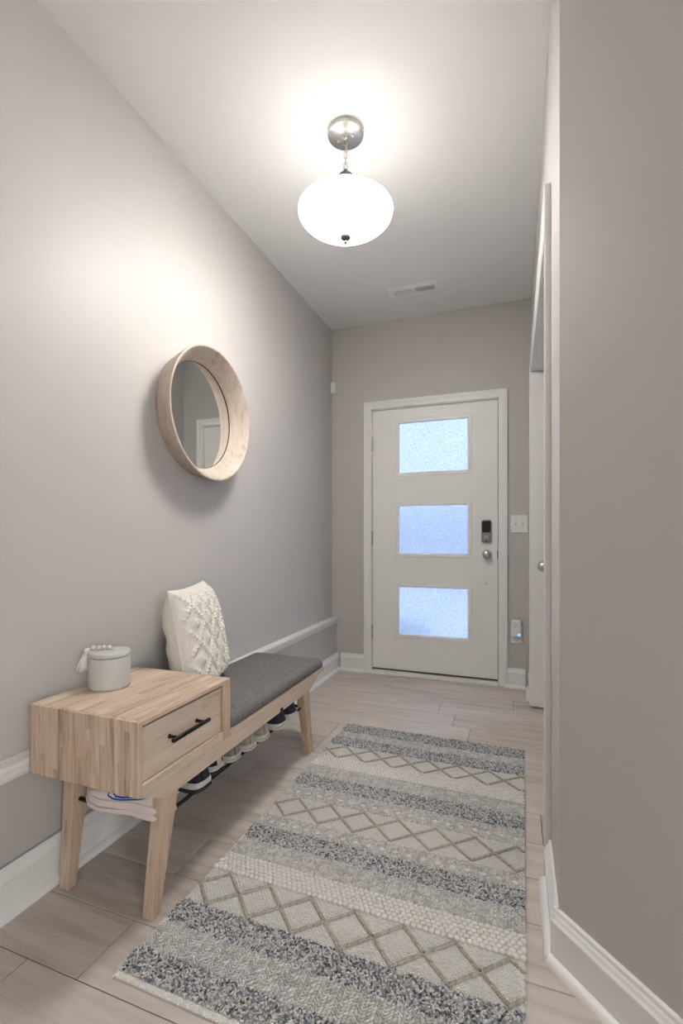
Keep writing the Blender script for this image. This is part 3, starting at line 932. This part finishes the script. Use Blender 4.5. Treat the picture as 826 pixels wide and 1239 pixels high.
for k in range(60):
    a = 2 * PI * k / 60 + rng.uniform(-.1, .1)
    r1 = rng.uniform(0.004, 0.009); r2 = rng.uniform(0.013, 0.029); ln = rng.uniform(0.046, 0.058)
    pts = []
    for i in range(5):
        q = i / 4
        rr = r1 + (r2 - r1) * q ** 0.7
        pts.append((hx - 0.006 * q + rr * math.cos(a), hy - 0.003 * q + rr * math.sin(a), LZ - 0.010 - ln * q))
    tas.tube(pts, [0.0022, 0.0026, 0.0026, 0.0024, 0.0018], 5)
to = tas.build('tassel', M['tassel'], jar, smooth=True)
for i in range(4):
    bx, by = hx + 0.017 + i * 0.0145, hy + 0.008 + i * 0.0075
    MB().lathe([(0.0016, -0.0066), (0.0045, -0.0058), (0.0072, -0.0028), (0.008, 0), (0.0072, 0.0028), (0.0045, 0.0058), (0.0016, 0.0066)], (bx, by, LZ + 0.0082), 'z', 14, close=True).build('bead', M['bead'], to, smooth=True)
MB().tube([(hx, hy, LZ + 0.006), (hx + 0.017, hy + 0.008, LZ + 0.0082), (hx + 0.062, hy + 0.032, LZ + 0.0082), (hx + 0.075, hy + 0.038, LZ + 0.003)], 0.0016, 6).build('cord', M['tassel'], to, smooth=True)

# ------------------------------------------------------------------ cushion standing on the seat behind the cabinet
e1 = Vector((-0.10, 0.28, 0)).normalized()
e2 = Vector((-0.066, -0.024, 0.400)); e2 = (e2 - e1 * e2.dot(e1)).normalized()
e3 = e1.cross(e2)
PW, PH, PT = 0.42, 0.412, 0.084
pil = thing('throw_cushion', 'cream cable-knit cushion standing on the seat against the wall', 'cushion')
pil.matrix_world = Matrix(((e1.x, e2.x, e3.x, -1.186), (e1.y, e2.y, e3.y, 1.600), (e1.z, e2.z, e3.z, 0.4375), (0, 0, 0, 1)))


def cushion_side(sign, nu, nv, relief):
    U, V = np.meshgrid(np.linspace(-1, 1, nu), np.linspace(-1, 1, nv), indexing='xy')
    bul = np.clip((1 - np.abs(U) ** 3.2), 0, 1) ** 0.55 * np.clip((1 - np.where(V < 0, np.abs(V) ** 7.0, np.abs(V) ** 3.0)), 0, 1) ** 0.55
    pin = 1 - 0.055 * (1 - np.abs(V) ** 2) * np.abs(U) ** 3
    pin2 = 1 - 0.05 * (1 - np.abs(U) ** 2) * np.abs(V) ** 3
    X = U * PW / 2 * pin
    Y = V * PH / 2 * pin2 + PH / 2
    Z = bul * PT
    a, b = U * PW / 2, V * PH / 2
    if relief:
        P = 0.112
        def band(q, w):
            d = np.abs((q / P) % 1.0 - 0.5)
            return np.exp(-(d / w) ** 2), d
        q1, q2 = (a * 1.05 + b * 0.8), (a * 1.05 - b * 0.8)
        h1, d1 = band(q1, 0.085); h2, d2 = band(q2, 0.085)
        rope = 0.72 + 0.28 * np.sin((b * 0.9 - a) * 2 * np.pi / 0.020)
        rope2 = 0.72 + 0.28 * np.sin((b * 0.9 + a) * 2 * np.pi / 0.020)
        # bobbles where the diamonds are widest, ribbing between
        c1 = np.abs((q1 / P) % 1.0); c2 = np.abs((q2 / P) % 1.0)
        bob = np.exp(-((np.minimum(c1, 1 - c1) / 0.17) ** 2 + (np.minimum(c2, 1 - c2) / 0.17) ** 2))
        rib = 0.5 + 0.5 * np.sin(a * 2 * np.pi / 0.0095)
        row_ = 0.5 + 0.5 * np.sin(b * 2 * np.pi / 0.0075)
        rel = np.maximum(h1 * rope, h2 * rope2) * 0.0115 + bob * 0.015 * (0.8 + 0.2 * row_) + 0.0022 * rib * row_
        fade = np.clip((1 - np.maximum(np.abs(U), np.abs(V))) / 0.12, 0, 1)
        Z = Z + rel * fade
    else:
        Z = Z + 0.004 * np.sin(V * 9 + 2.2 * U + 1.5 * np.sin(3 * U)) * bul + 0.003 * np.sin(V * 17 - 4 * U) * bul
    return np.stack([X, Y, sign * Z], -1).reshape(-1, 3)


def grid_mesh(name, verts, nu, nv, mat, parent, flip=False):
    i = np.arange(nu * nv).reshape(nv, nu)
    q = np.stack([i[:-1, :-1], i[:-1, 1:], i[1:, 1:], i[1:, :-1]], -1).reshape(-1, 4)
    if flip: q = q[:, ::-1]
    me = bpy.data.meshes.new(name)
    me.from_pydata(verts.tolist(), [], q.tolist())
    me.materials.append(mat)
    me.polygons.foreach_set('use_smooth', [True] * len(me.polygons))
    o = bpy.data.objects.new(name, me); COL.objects.link(o); o.parent = parent
    return o


grid_mesh('knit_front', cushion_side(1, 150, 180, True), 150, 180, M['knit'], pil)
grid_mesh('cotton_back', cushion_side(-1, 50, 60, False), 50, 60, M['linen'], pil, flip=True)
ed = [(-1 + 2 * i / 20, -1) for i in range(20)] + [(1, -1 + 2 * i / 20) for i in range(20)] + [(1 - 2 * i / 20, 1) for i in range(20)] + [(-1, 1 - 2 * i / 20) for i in range(20)]
MB().tube([(u * PW / 2 * (1 - 0.055 * (1 - v * v) * abs(u) ** 3), v * PH / 2 * (1 - 0.05 * (1 - u * u) * abs(v) ** 3) + PH / 2, 0) for u, v in ed], 0.0022, 6, closed=True).build('seam', M['linen'], pil, local=True, smooth=True)

# ------------------------------------------------------------------ round mirror
MX, MY, MZ = XL + 0.0005, 1.777, 1.590
mir = thing('round_mirror', 'round wall mirror in a deep pale wooden bowl frame', 'mirror', (MX, MY, MZ))
mpf = [(0.238, 0.022), (0.243, 0.030), (0.255, 0.055), (0.270, 0.080), (0.285, 0.0985), (0.2875, 0.1015), (0.2925, 0.1025), (0.2965, 0.1015), (0.2970, 0.098), (0.284, 0.060), (0.270, 0.022), (0.262, 0.000), (0.20, 0.000), (0.20, 0.012), (0.238, 0.012)]
MB().lathe(mpf, (MX, MY, MZ), 'x', 96, close=True).build('frame', M['wood_mirror'], mir, auto=40)
MB().lathe([(0, 0.0125), (0.2375, 0.0125), (0.2375, 0.0165), (0, 0.0165)], (MX, MY, MZ), 'x', 96).build('glass', M['mirror'], mir)
MB().lathe([(0.2366, 0.0168), (0.2376, 0.0168), (0.2376, 0.0192), (0.2366, 0.0192)], (MX, MY, MZ), 'x', 96, close=True).build('shadow_gap', M['gap'], mir)

# ------------------------------------------------------------------ pendant lamp
LXc, LYc = -0.641, 1.779
lamp = thing('pendant_lamp', 'lit frosted glass bowl pendant lamp hanging on a short nickel chain', 'lamp', (LXc, LYc, ZC))
can = MB().lathe([(0, ZC - 0.0004), (0.068, ZC - 0.0004), (0.071, ZC - 0.004), (0.072, ZC - 0.019), (0.0705, ZC - 0.0225), (0.066, ZC - 0.0245), (0.016, ZC - 0.0275), (0, ZC - 0.028)], (LXc, LYc, 0), 'z', 56).build('canopy', M['nickel'], lamp, auto=40)
rv = Vector((0.938, 0.347, 0)); fv = Vector((-0.347, 0.938, 0))
for dr_, df_ in ((-0.029, 0.016), (0.028, -0.012)):
    q = Vector((LXc, LYc, 0)) + rv * dr_ + fv * df_
    MB().lathe([(0, -0.026), (0.0055, -0.0262), (0.006, -0.030), (0.004, -0.034), (0, -0.035)], (q.x, q.y, ZC), 'z', 12).build('screw', M['steel'], can, auto=40)
MB().lathe([(0, -0.027), (0.012, -0.0272), (0.012, -0.031), (0.008, -0.036), (0, -0.038)], (LXc, LYc, ZC), 'z', 20).build('loop_nut', M['nickel'], can, auto=40)
LT = ZC - 0.038
ringp = [tuple(Vector((LXc, LYc, LT - 0.0105)) + rv * 0.012 * math.cos(a) + Vector((0, 0, 0.0125 * math.sin(a)))) for a in [2 * PI * i / 18 for i in range(18)]]
MB().tube(ringp, 0.0022, 8, closed=True).build('loop', M['nickel'], lamp, smooth=True)
BELL = 2.506
zt, nl = LT - 0.0195, 4
step = (zt - (BELL + 0.012)) / nl
for i in range(nl):
    dirv = fv if i % 2 == 0 else rv
    hw, hl = 0.0068, step / 2 + 0.0042
    cz = zt - step * (i + 0.5)
    pts = []
    for k in range(16):
        a = 2 * PI * k / 16
        cx_ = hw * math.cos(a); sz = math.sin(a)
        pts.append(tuple(Vector((LXc, LYc, cz)) + dirv * cx_ + Vector((0, 0, (hl - hw) * (1 if sz > 0 else -1) + hw * sz))))
    MB().tube(pts, 0.0019, 7, closed=True).build('chain_link', M['nickel'], lamp, smooth=True)
MB().tube([(LXc + 0.003, LYc, ZC - 0.03), (LXc + 0.006, LYc + 0.002, 2.60), (LXc - 0.002, LYc - 0.004, 2.55), (LXc, LYc, 2.5)], 0.0016, 6).build('cord', M['plastic_dim'], lamp, smooth=True)
bell = MB().lathe([(0, 0.012), (0.006, 0.012), (0.008, 0.004), (0.018, -0.003), (0.026, -0.010), (0.028, -0.016), (0.028, -0.020), (0, -0.021)], (LXc, LYc, BELL), 'z', 32).build('bell_cap', M['finial'], lamp, auto=40)
RIMZ, BOT, RIMR = 2.346, 2.251, 0.1885
stem = MB().lathe([(0, BOT - 0.004), (0.005, BOT - 0.004), (0.005, BELL - 0.02), (0, BELL - 0.02)], (LXc, LYc, 0), 'z', 12).build('stem', M['nickel'], lamp, auto=40)
DEP = RIMZ - BOT
MB().lathe([(0.0055, RIMZ + 0.010), (0.176, RIMZ + 0.0085), (0.183, RIMZ + 0.006), (0.176, RIMZ + 0.0045), (0.0055, RIMZ + 0.006)], (LXc, LYc, 0), 'z', 56).build('added_baffle', M['opal_baffle'], lamp, smooth=True)  # unseen plate added to cut the light thrown up at the ceiling
outer = [(0, BOT)]
NB = 22
for i in range(1, NB + 1):
    t = math.sin(i / NB * PI / 2)
    # shallow cone that rounds up into an upright rim
    r = RIMR * t
    z = BOT + DEP * (0.5 * t ** 1.25 + 0.5 * (1 - math.sqrt(max(0.0, 1 - t * t))))
    outer.append((r, z))
outer.append((RIMR + 0.0008, RIMZ + 0.006))
prof = outer + [(RIMR - 0.0008, RIMZ + 0.009), (RIMR - 0.004, RIMZ + 0.008)] + [(max(r - 0.0045, 0.0), z + 0.0045 * (1 - r / RIMR) + 0.0005) for r, z in outer[::-1][1:]]
MB().lathe(prof, (LXc, LYc, 0), 'z', 72).build('glass_bowl', M['opal'], lamp, smooth=True)
MB().lathe([(0, -0.0006), (0.0215, -0.001), (0.0225, -0.004), (0.0205, -0.009), (0.013, -0.0140), (0.006, -0.0165), (0.005, -0.019), (0.0085, -0.022), (0.0085, -0.027), (0.005, -0.030), (0, -0.031)], (LXc, LYc, BOT), 'z', 24).build('finial', M['finial'], lamp, auto=40)
for dr_, df_ in ((-0.092, 0.0), (0.046, -0.080), (0.046, 0.080)):
    q = Vector((LXc, LYc, 2.312)) + rv * dr_ + fv * df_
    u = (rv * dr_ + fv * df_).normalized()
    arm = MB().tube([Vector((LXc, LYc, 2.318)), Vector((LXc, LYc, 2.330)) + u * 0.05, q + Vector((0, 0, 0.032)), q + Vector((0, 0, 0.026))], 0.004, 8).build('socket_arm', M['nickel'], lamp, smooth=True)
    MB().lathe([(0, 0.030), (0.012, 0.029), (0.014, 0.016), (0, 0.0155)], q, 'z', 16).build('socket', M['plastic'], arm, auto=40)
    MB().lathe([(0, 0.0153), (0.011, 0.015), (0.016, 0.009), (0.022, 0.0), (0.0225, -0.009), (0.018, -0.018), (0.009, -0.023), (0, -0.024)], q, 'z', 20).build('bulb', M['bulb'], arm, smooth=True)

# ------------------------------------------------------------------ ceiling vent
VX0, VX1, VY0, VY1 = -0.797, -0.457, 3.008, 3.145
vent = thing('ceiling_vent', 'white louvred air register in the ceiling before the front door', 'vent', ((VX0 + VX1) / 2, (VY0 + VY1) / 2, ZC))
vf = MB()
ix0, ix1, iy0, iy1 = VX0 + 0.035, VX1 - 0.035, VY0 + 0.036, VY1 - 0.036
zt, zb_, zi = ZC - 0.0004, ZC - 0.003, ZC - 0.010
for (a, b, c, d) in (((VX0, VY0), (VX1, VY0), (ix1, iy0), (ix0, iy0)), ((VX1, VY0), (VX1, VY1), (ix1, iy1), (ix1, iy0)),
                     ((VX1, VY1), (VX0, VY1), (ix0, iy1), (ix1, iy1)), ((VX0, VY1), (VX0, VY0), (ix0, iy0), (ix0, iy1))):
    vf.hexa([(*a, zb_), (*b, zb_), (*c, zi), (*d, zi)], [(*a, zt), (*b, zt), (*c, zt), (*d, zt)])
xm = (ix0 + ix1) / 2
vf.box(xm - 0.006, xm + 0.006, iy0, iy1, ZC - 0.010, ZC - 0.0004)
vfo = vf.build('vent_frame', M['vent_white'], vent)
MB().box(ix0, ix1, iy0, iy1, ZC - 0.0012, ZC - 0.0004).build('vent_back', M['vent_dark'], vent)
for xa, xb, sl in ((ix0 + 0.004, xm - 0.010, -1), (xm + 0.012, ix1 - 0.006, 1)):
    for i in range(12):
        xx = xa + (xb - xa) * i / 11
        dx = -0.0042 * sl
        MB().hexa([(xx - 0.001 - dx, iy0, ZC - 0.0095), (xx + 0.001 - dx, iy0, ZC - 0.0095), (xx + 0.001 - dx, iy1, ZC - 0.0095), (xx - 0.001 - dx, iy1, ZC - 0.0095)],
                  [(xx - 0.001 + dx, iy0, ZC - 0.0014), (xx + 0.001 + dx, iy0, ZC - 0.0014), (xx + 0.001 + dx, iy1, ZC - 0.0014), (xx - 0.001 + dx, iy1, ZC - 0.0014)]).build('louver', M['vent_white'], vent)

# ------------------------------------------------------------------ wall fittings
sen = thing('door_sensor', 'small white sensor box high in the corner left of the front door', 'sensor', (-1.342, YB, 2.207))
slab_y(MB(), rounded(-1.3615, -1.322, 2.160, 2.256, 0.006), YB - 0.0004, YB - 0.036, 0.12).build('housing', M['plastic'], sen, bevel=0.003)
slab_y(MB(), rounded(-1.352, -1.332, 2.1615, 2.171, 0.003), YB - 0.034, YB - 0.0375, 0.1).build('lens', M['plastic_dim'], sen)
sw_ = thing('light_switch', 'white double switch plate between the front door and the side opening', 'switch', (0.020, YB, 1.130))
slab_y(MB(), rounded(-0.034, 0.081, 1.068, 1.192, 0.004), YB - 0.0004, YB - 0.006, 0.04).build('cover_plate', M['plastic'], sw_, bevel=0.0015)
for xx in (0.0005, 0.0465):
    g = slab_y(MB(), rounded(xx - 0.0052, xx + 0.0052, 1.118, 1.142, 0.001), YB - 0.0060, YB - 0.0066).build('slot', M['plastic_dim'], sw_)
    MB().hexa([(xx - 0.004, YB - 0.0062, 1.125), (xx + 0.004, YB - 0.0062, 1.125), (xx + 0.004, YB - 0.017, 1.129), (xx - 0.004, YB - 0.017, 1.129)][::-1],
              [(xx - 0.004, YB - 0.0062, 1.137), (xx + 0.004, YB - 0.0062, 1.137), (xx + 0.003, YB - 0.017, 1.136), (xx - 0.003, YB - 0.017, 1.136)][::-1]).build('toggle', M['plastic'], sw_)
    for zz in (1.097, 1.163):
        MB().lathe([(0, 0), (0.003, 0), (0.0025, -0.0012), (0, -0.0014)], (xx, YB - 0.006, zz), 'y', 10).build('screw', M['plastic_dim'], sw_)
otl = thing('wall_outlet', 'white wall outlet plate low on the wall right of the front door', 'outlet', (0.009, YB, 0.364))
slab_y(MB(), rounded(-0.029, 0.047, 0.304, 0.424, 0.004), YB - 0.0004, YB - 0.006, 0.04).build('cover_plate', M['plastic'], otl, bevel=0.0015)
slab_y(MB(), rounded(-0.008, 0.026, 0.318, 0.350, 0.010), YB - 0.006, YB - 0.0075).build('receptacle', M['plastic'], otl)
for xx in (0.002, 0.016):
    MB().box(xx - 0.001, xx + 0.001, YB - 0.0082, YB - 0.0074, 0.331, 0.343).build('slot', M['slot'], otl)
MB().lathe([(0, 0), (0.0026, 0), (0.0026, -0.0007), (0, -0.0007)], (0.009, YB - 0.0075, 0.3245), 'y', 10).build('slot', M['slot'], otl)
plug = thing('plug_in_extender', 'white plug-in box with a blue light, plugged into the wall outlet', 'plug', (0.006, YB - 0.008, 0.411))
slab_y(MB(), rounded(-0.026, 0.039, 0.353, 0.470, 0.009), YB - 0.0078, YB - 0.040, 0.08).build('housing', M['plastic'], plug, bevel=0.003)
MB().lathe([(0, 0), (0.0085, 0), (0.0080, -0.0018), (0, -0.0024)], (0.004, YB - 0.0398, 0.432), 'y', 20).build('button', M['plastic_dim'], plug, auto=40)
MB().lathe([(0, 0), (0.0024, 0), (0.002, -0.001), (0, -0.0012)], (0.000, YB - 0.0398, 0.455), 'y', 10).build('button', M['plastic_dim'], plug)
MB().lathe([(0, 0), (0.0075, 0), (0.0068, -0.002), (0, -0.0026)], (0.024, YB - 0.0392, 0.371), 'y', 16).build('indicator', M['led'], plug)

# ------------------------------------------------------------------ woven rug
RW, RY0, RY1 = 0.912, 0.845, 2.440
rug = thing('area_rug', 'long woven rug with cream, grey speckled and diamond stripes on the floor', 'rug', (-0.425, (RY0 + RY1) / 2, 0.0003), rotz=-0.0145)
RL = RY1 - RY0
YM = (RY0 + RY1) / 2


def unit_ellipsoid(seg=6, rings=(-0.62, 0.62)):
    v = [(-1, 0, 0)]
    for r in rings:
        q = math.sqrt(1 - r * r)
        for k in range(seg):
            a = 2 * PI * k / seg
            v.append((r, q * math.cos(a), q * math.sin(a)))
    v.append((1, 0, 0))
    f = []
    nr = len(rings)
    for k in range(seg):
        f.append((0, 1 + (k + 1) % seg, 1 + k))
        for j_ in range(nr - 1):
            a, b = 1 + j_ * seg + k, 1 + j_ * seg + (k + 1) % seg
            f += [(a, b, b + seg), (a, b + seg, a + seg)]
        f.append((1 + (nr - 1) * seg + k, 1 + (nr - 1) * seg + (k + 1) % seg, 1 + nr * seg))
    return np.array(v), np.array(f)


E_LO = unit_ellipsoid()
E_HI = unit_ellipsoid(8, (-0.8, -0.3, 0.3, 0.8))


def stitches(name, pos, ang, size, mat, tilt=None, tpl=E_LO, label=None):
    """One mesh of many yarn loops. pos (n,3), ang (n,) in the plane, size (n,3) half lengths."""
    tv, tf = tpl
    n = len(pos)
    pos = np.asarray(pos, float); ang = np.asarray(ang, float); size = np.asarray(size, float)
    v = tv[None] * size[:, None, :]
    if tilt is not None:
        ct, st_ = np.cos(tilt)[:, None], np.sin(tilt)[:, None]
        x = v[..., 0] * ct - v[..., 2] * st_; z = v[..., 0] * st_ + v[..., 2] * ct
        v = np.stack([x, v[..., 1], z], -1)
    c, s_ = np.cos(ang)[:, None], np.sin(ang)[:, None]
    w = np.stack([v[..., 0] * c - v[..., 1] * s_, v[..., 0] * s_ + v[..., 1] * c, v[..., 2]], -1) + pos[:, None, :]
    w[..., 2] = np.maximum(w[..., 2], 0.0006)
    f = (tf[None] + (np.arange(n) * len(tv))[:, None, None]).reshape(-1, 3)
    me = bpy.data.meshes.new(name)
    me.vertices.add(n * len(tv)); me.vertices.foreach_set('co', w.reshape(-1).astype(np.float32))
    me.loops.add(f.size); me.loops.foreach_set('vertex_index', f.reshape(-1).astype(np.int32))
    me.polygons.add(len(f)); me.polygons.foreach_set('loop_start', np.arange(0, f.size, 3, dtype=np.int32))
    me.polygons.foreach_set('use_smooth', np.ones(len(f), dtype=bool))
    me.update(calc_edges=True); me.validate()
    me.materials.append(mat)
    o = bpy.data.objects.new(name, me); COL.objects.link(o); o.parent = rug
    o['kind'] = 'stuff'
    if label: o['label'] = label
    return o


CREAM = [(0.0, (0.87, 0.84, 0.79)), (0.5, (0.89, 0.865, 0.82)), (0.8, (0.83, 0.80, 0.745))]
Y_loop = yarn('thick cream yarn', CREAM)
Y_herr = yarn('grey beige yarn', [(0.0, (0.666, 0.641, 0.618)), (0.35, (0.768, 0.745, 0.719)), (0.7, (0.563, 0.544, 0.524)), (0.9, (0.845, 0.816, 0.793))])
Y_speck = yarn('speckled blue grey yarn', [(0.0, (0.36, 0.36, 0.37)), (0.19, (0.60, 0.59, 0.575)), (0.39, (0.15, 0.16, 0.185)), (0.49, (0.82, 0.80, 0.77)), (0.70, (0.22, 0.25, 0.35)),
                                             (0.76, (0.50, 0.47, 0.42)), (0.85, (0.75, 0.74, 0.72)), (0.965, (0.08, 0.08, 0.09))])
Y_flat = yarn('flat cream weave', [(0.0, (0.86, 0.84, 0.80)), (0.4, (0.89, 0.87, 0.835)), (0.75, (0.81, 0.785, 0.745))])
Y_cord = yarn('taupe cord', [(0.0, (0.50, 0.45, 0.385)), (0.4, (0.57, 0.515, 0.45)), (0.8, (0.43, 0.385, 0.325))])
M['rug_base'] = simple('woven rug backing', (0.72, 0.695, 0.65), 0.95, bump=0.6, bscale=300)
hx2 = RW / 2
MB().box(-hx2 + 0.003, hx2 - 0.003, -RL / 2 + 0.003, RL / 2 - 0.003, 0.0, 0.0055).build('backing', M['rug_base'], rug, local=True)
BZ = 0.0055


def grid_pos(y0, y1, dx, dy, brick=True, jit=0.0):
    ny = max(1, round((y1 - y0) / dy)); nx = round((RW - dx) / dx)
    P = []
    for j_ in range(ny):
        yy = y0 + (j_ + 0.5) * (y1 - y0) / ny
        for i in range(nx + (0 if (brick and j_ % 2) else 1)):
            P.append((-hx2 + dx / 2 + i * dx + (dx / 2 if brick and j_ % 2 else 0), yy))
    P = np.array(P)
    return P + rng.uniform(-jit, jit, P.shape) if jit else P


def band_speckle(y0, y1):
    P = grid_pos(y0, y1, 0.0052, 0.0047, True, 0.0014)
    n = len(P)
    z = BZ + 0.0022 + rng.uniform(0, 0.0035, n)
    s_ = np.stack([rng.uniform(0.0034, 0.0054, n), rng.uniform(0.0021, 0.0029, n), rng.uniform(0.0024, 0.0034, n)], 1)
    stitches('speckled_band', np.column_stack([P, z]), rng.uniform(-1.2, 1.2, n) + PI / 2 * (rng.random(n) > 0.6), s_, Y_speck, rng.uniform(-0.5, 0.5, n), label='bumpy dark blue-grey speckled stripe')


def band_herring(y0, y1, diamond=False):
    per, amp, dy, stp = 0.046, 0.0115, 0.0082, 0.0092
    P, A, ZR = [], [], []
    nrow = int((y1 - y0) / dy) + 4
    xs_ = np.arange(-hx2 + 0.004, hx2 - 0.003, stp)
    for r in range(-2, nrow):
        for i, x in enumerate(xs_):
            t = ((x + 1) / per) % 1.0
            tri = (4 * abs(t - 0.5) - 1)
            if diamond:
                yc_ = (y0 + y1) / 2
                base = y0 + (r + 0.5) * dy
                sg = 1 if base > yc_ else -1
            else:
                base = y0 + (r + 0.5) * dy; sg = 1
            yy = base + sg * amp * tri
            if y0 - 0.001 < yy < y1 + 0.001:
                sl = (-1 if t < 0.5 else 1) * sg
                P.append((x, yy)); A.append(math.atan2(sl * 4 * amp, per)); ZR.append(0.0008 * (r % 2))
    P = np.array(P); A = np.array(A); ZR = np.array(ZR); n = len(P)
    P += rng.uniform(-0.0006, 0.0006, P.shape)
    s_ = np.stack([rng.uniform(0.0066, 0.0080, n), rng.uniform(0.0034, 0.0040, n), rng.uniform(0.0030, 0.0040, n)], 1)
    stitches('herringbone_band', np.column_stack([P, BZ + 0.0010 + ZR + rng.uniform(0, 0.0008, n)]), A + rng.uniform(-0.12, 0.12, n), s_, Y_herr, label='flat grey-beige zigzag woven stripe')


def band_loops(y0, y1):
    P = grid_pos(y0, y1, 0.0160, 0.0128, True, 0.0010)
    n = len(P)
    s_ = np.stack([rng.uniform(0.0084, 0.0096, n), rng.uniform(0.0066, 0.0075, n), rng.uniform(0.0068, 0.0080, n)], 1)
    stitches('cream_loop_band', np.column_stack([P, np.full(n, BZ + 0.004)]), rng.normal(0.25, 0.15, n), s_, Y_loop, rng.uniform(-0.15, 0.15, n), E_HI, label='raised chunky cream loop stripe')


def band_flat(y0, y1):
    P = grid_pos(y0, y1, 0.0118, 0.0062, True, 0.0004)
    n = len(P)
    s_ = np.stack([np.full(n, 0.0058), np.full(n, 0.0028), np.full(n, 0.0022)], 1)
    stitches('lattice_weave', np.column_stack([P, np.full(n, BZ + 0.0008)]), rng.normal(0, 0.04, n), s_, Y_flat, label='flat cream woven ground')


def band_diamonds(y0, y1, peak_x, per=0.268):
    band_flat(y0, y1)
    yc_, amp = (y0 + y1) / 2, (y1 - y0) / 2 - 0.006
    for ph in (0, 1):
        P, A = [], []
        x = -hx2 + 0.008
        while x < hx2 - 0.006:
            t = ((x - peak_x) / per + 0.5 * ph) % 1.0
            tri = 4 * abs(t - 0.5) - 1
            sl = -1 if t < 0.5 else 1
            P.append((x, yc_ + amp * tri)); A.append(math.atan2(sl * 4 * amp, per))
            x += 0.0062 * math.cos(A[-1])
        P = np.array(P); A = np.array(A); n = len(P)
        s_ = np.stack([np.full(n, 0.0072), np.full(n, 0.0052), np.full(n, 0.0046)], 1)
        stitches('diamond_cord', np.column_stack([P + rng.uniform(-0.0006, 0.0006, P.shape), np.full(n, BZ + 0.0040)]), A + 0.55, s_, Y_cord, label='taupe zigzag cord')


LAY = [('s', 2.440, 2.340), ('h', 2.340, 2.268), ('s', 2.268, 2.176), ('d4', 2.176, 2.040), ('c', 2.040, 1.944), ('h', 1.944, 1.862), ('s', 1.862, 1.772), ('hd', 1.772, 1.682),
       ('d9', 1.682, 1.546), ('hd', 1.546, 1.474), ('s', 1.474, 1.394), ('h', 1.394, 1.308), ('c', 1.308, 1.232), ('d14', 1.232, 1.096), ('s', 1.096, 1.018), ('h', 1.018, 0.932), ('s', 0.932, 0.862)]
PEAK = {'d4': -0.789, 'd9': -0.666, 'd14': -0.808}
for kd, ya, yb_ in LAY:
    a, b = yb_ - YM, ya - YM
    if kd == 's': band_speckle(a, b)
    elif kd == 'h': band_herring(a, b)
    elif kd == 'hd': band_herring(a, b, True)
    elif kd == 'c': band_loops(a, b)
    else: band_diamonds(a, b, PEAK[kd] + 0.425)
# bound edges
P = grid_pos(-RL / 2, 0.862 - YM, 0.0085, 0.0058, True, 0.0003); n = len(P)
stitches('end_binding', np.column_stack([P, np.full(n, BZ * 0.8)]), np.full(n, 0.5), np.stack([np.full(n, 0.0046), np.full(n, 0.0030), np.full(n, 0.0032)], 1), Y_flat, label='cream bound end')
for sx in (-1, 1):
    ys = np.arange(-RL / 2, RL / 2, 0.0072); n = len(ys)
    P = np.column_stack([np.full(n, sx * (hx2 - 0.0035)) + rng.uniform(-0.001, 0.001, n), ys, np.full(n, 0.0046)])
    stitches('edge_binding', P, np.full(n, PI / 2 + 0.4 * sx), np.stack([np.full(n, 0.0050), np.full(n, 0.0034), np.full(n, 0.0040)], 1), Y_herr, label='overcast side edge')

# ------------------------------------------------------------------ outside, blurred behind the door glass
gr = MB().box(-12, 12, YB + T + 0.01, 30, -0.2, -0.03).build('ground_outside', M['porch'])
describe(gr, 'pale concrete walk outside, seen blurred through the door glass', 'ground', kind='structure')


def leafy(name, label, c, rad, n, mat, leaf=0.06):
    P, F = [], []
    for i in range(n):
        d = rng.normal(size=3); d /= np.linalg.norm(d)
        q = np.array(c) + d * np.array(rad) * rng.uniform(0.55, 1.0)
        u = rng.normal(size=3); u /= np.linalg.norm(u); v = np.cross(d, u); v /= (np.linalg.norm(v) + 1e-6)
        k = len(P)
        P += [q - u * leaf, q + v * leaf * 0.4, q + u * leaf, q - v * leaf * 0.4]; F.append((k, k + 1, k + 2, k + 3))
    t_ = thing(name, label, 'shrub', (c[0], c[1], -0.03))
    mb = MB().add(P, F)
    o = mb.build('foliage', mat, t_); o['kind'] = 'stuff'
    MB().tube([(c[0], c[1], -0.03), (c[0] + 0.02, c[1], c[2])], 0.03, 8).build('stem', M['bronze'], t_)
    return t_


leafy('shrub', 'green shrub outside, low behind the bottom pane of the front door', (-0.90, 4.05, 0.12), (0.28, 0.16, 0.22), 420, M['leaf'], 0.03)
leafy('hedge', 'dark hedge across the street, behind the middle pane of the front door', (-3.4, 15.0, 0.95), (6.5, 0.7, 1.05), 9000, M['leaf_dark'], 0.16)
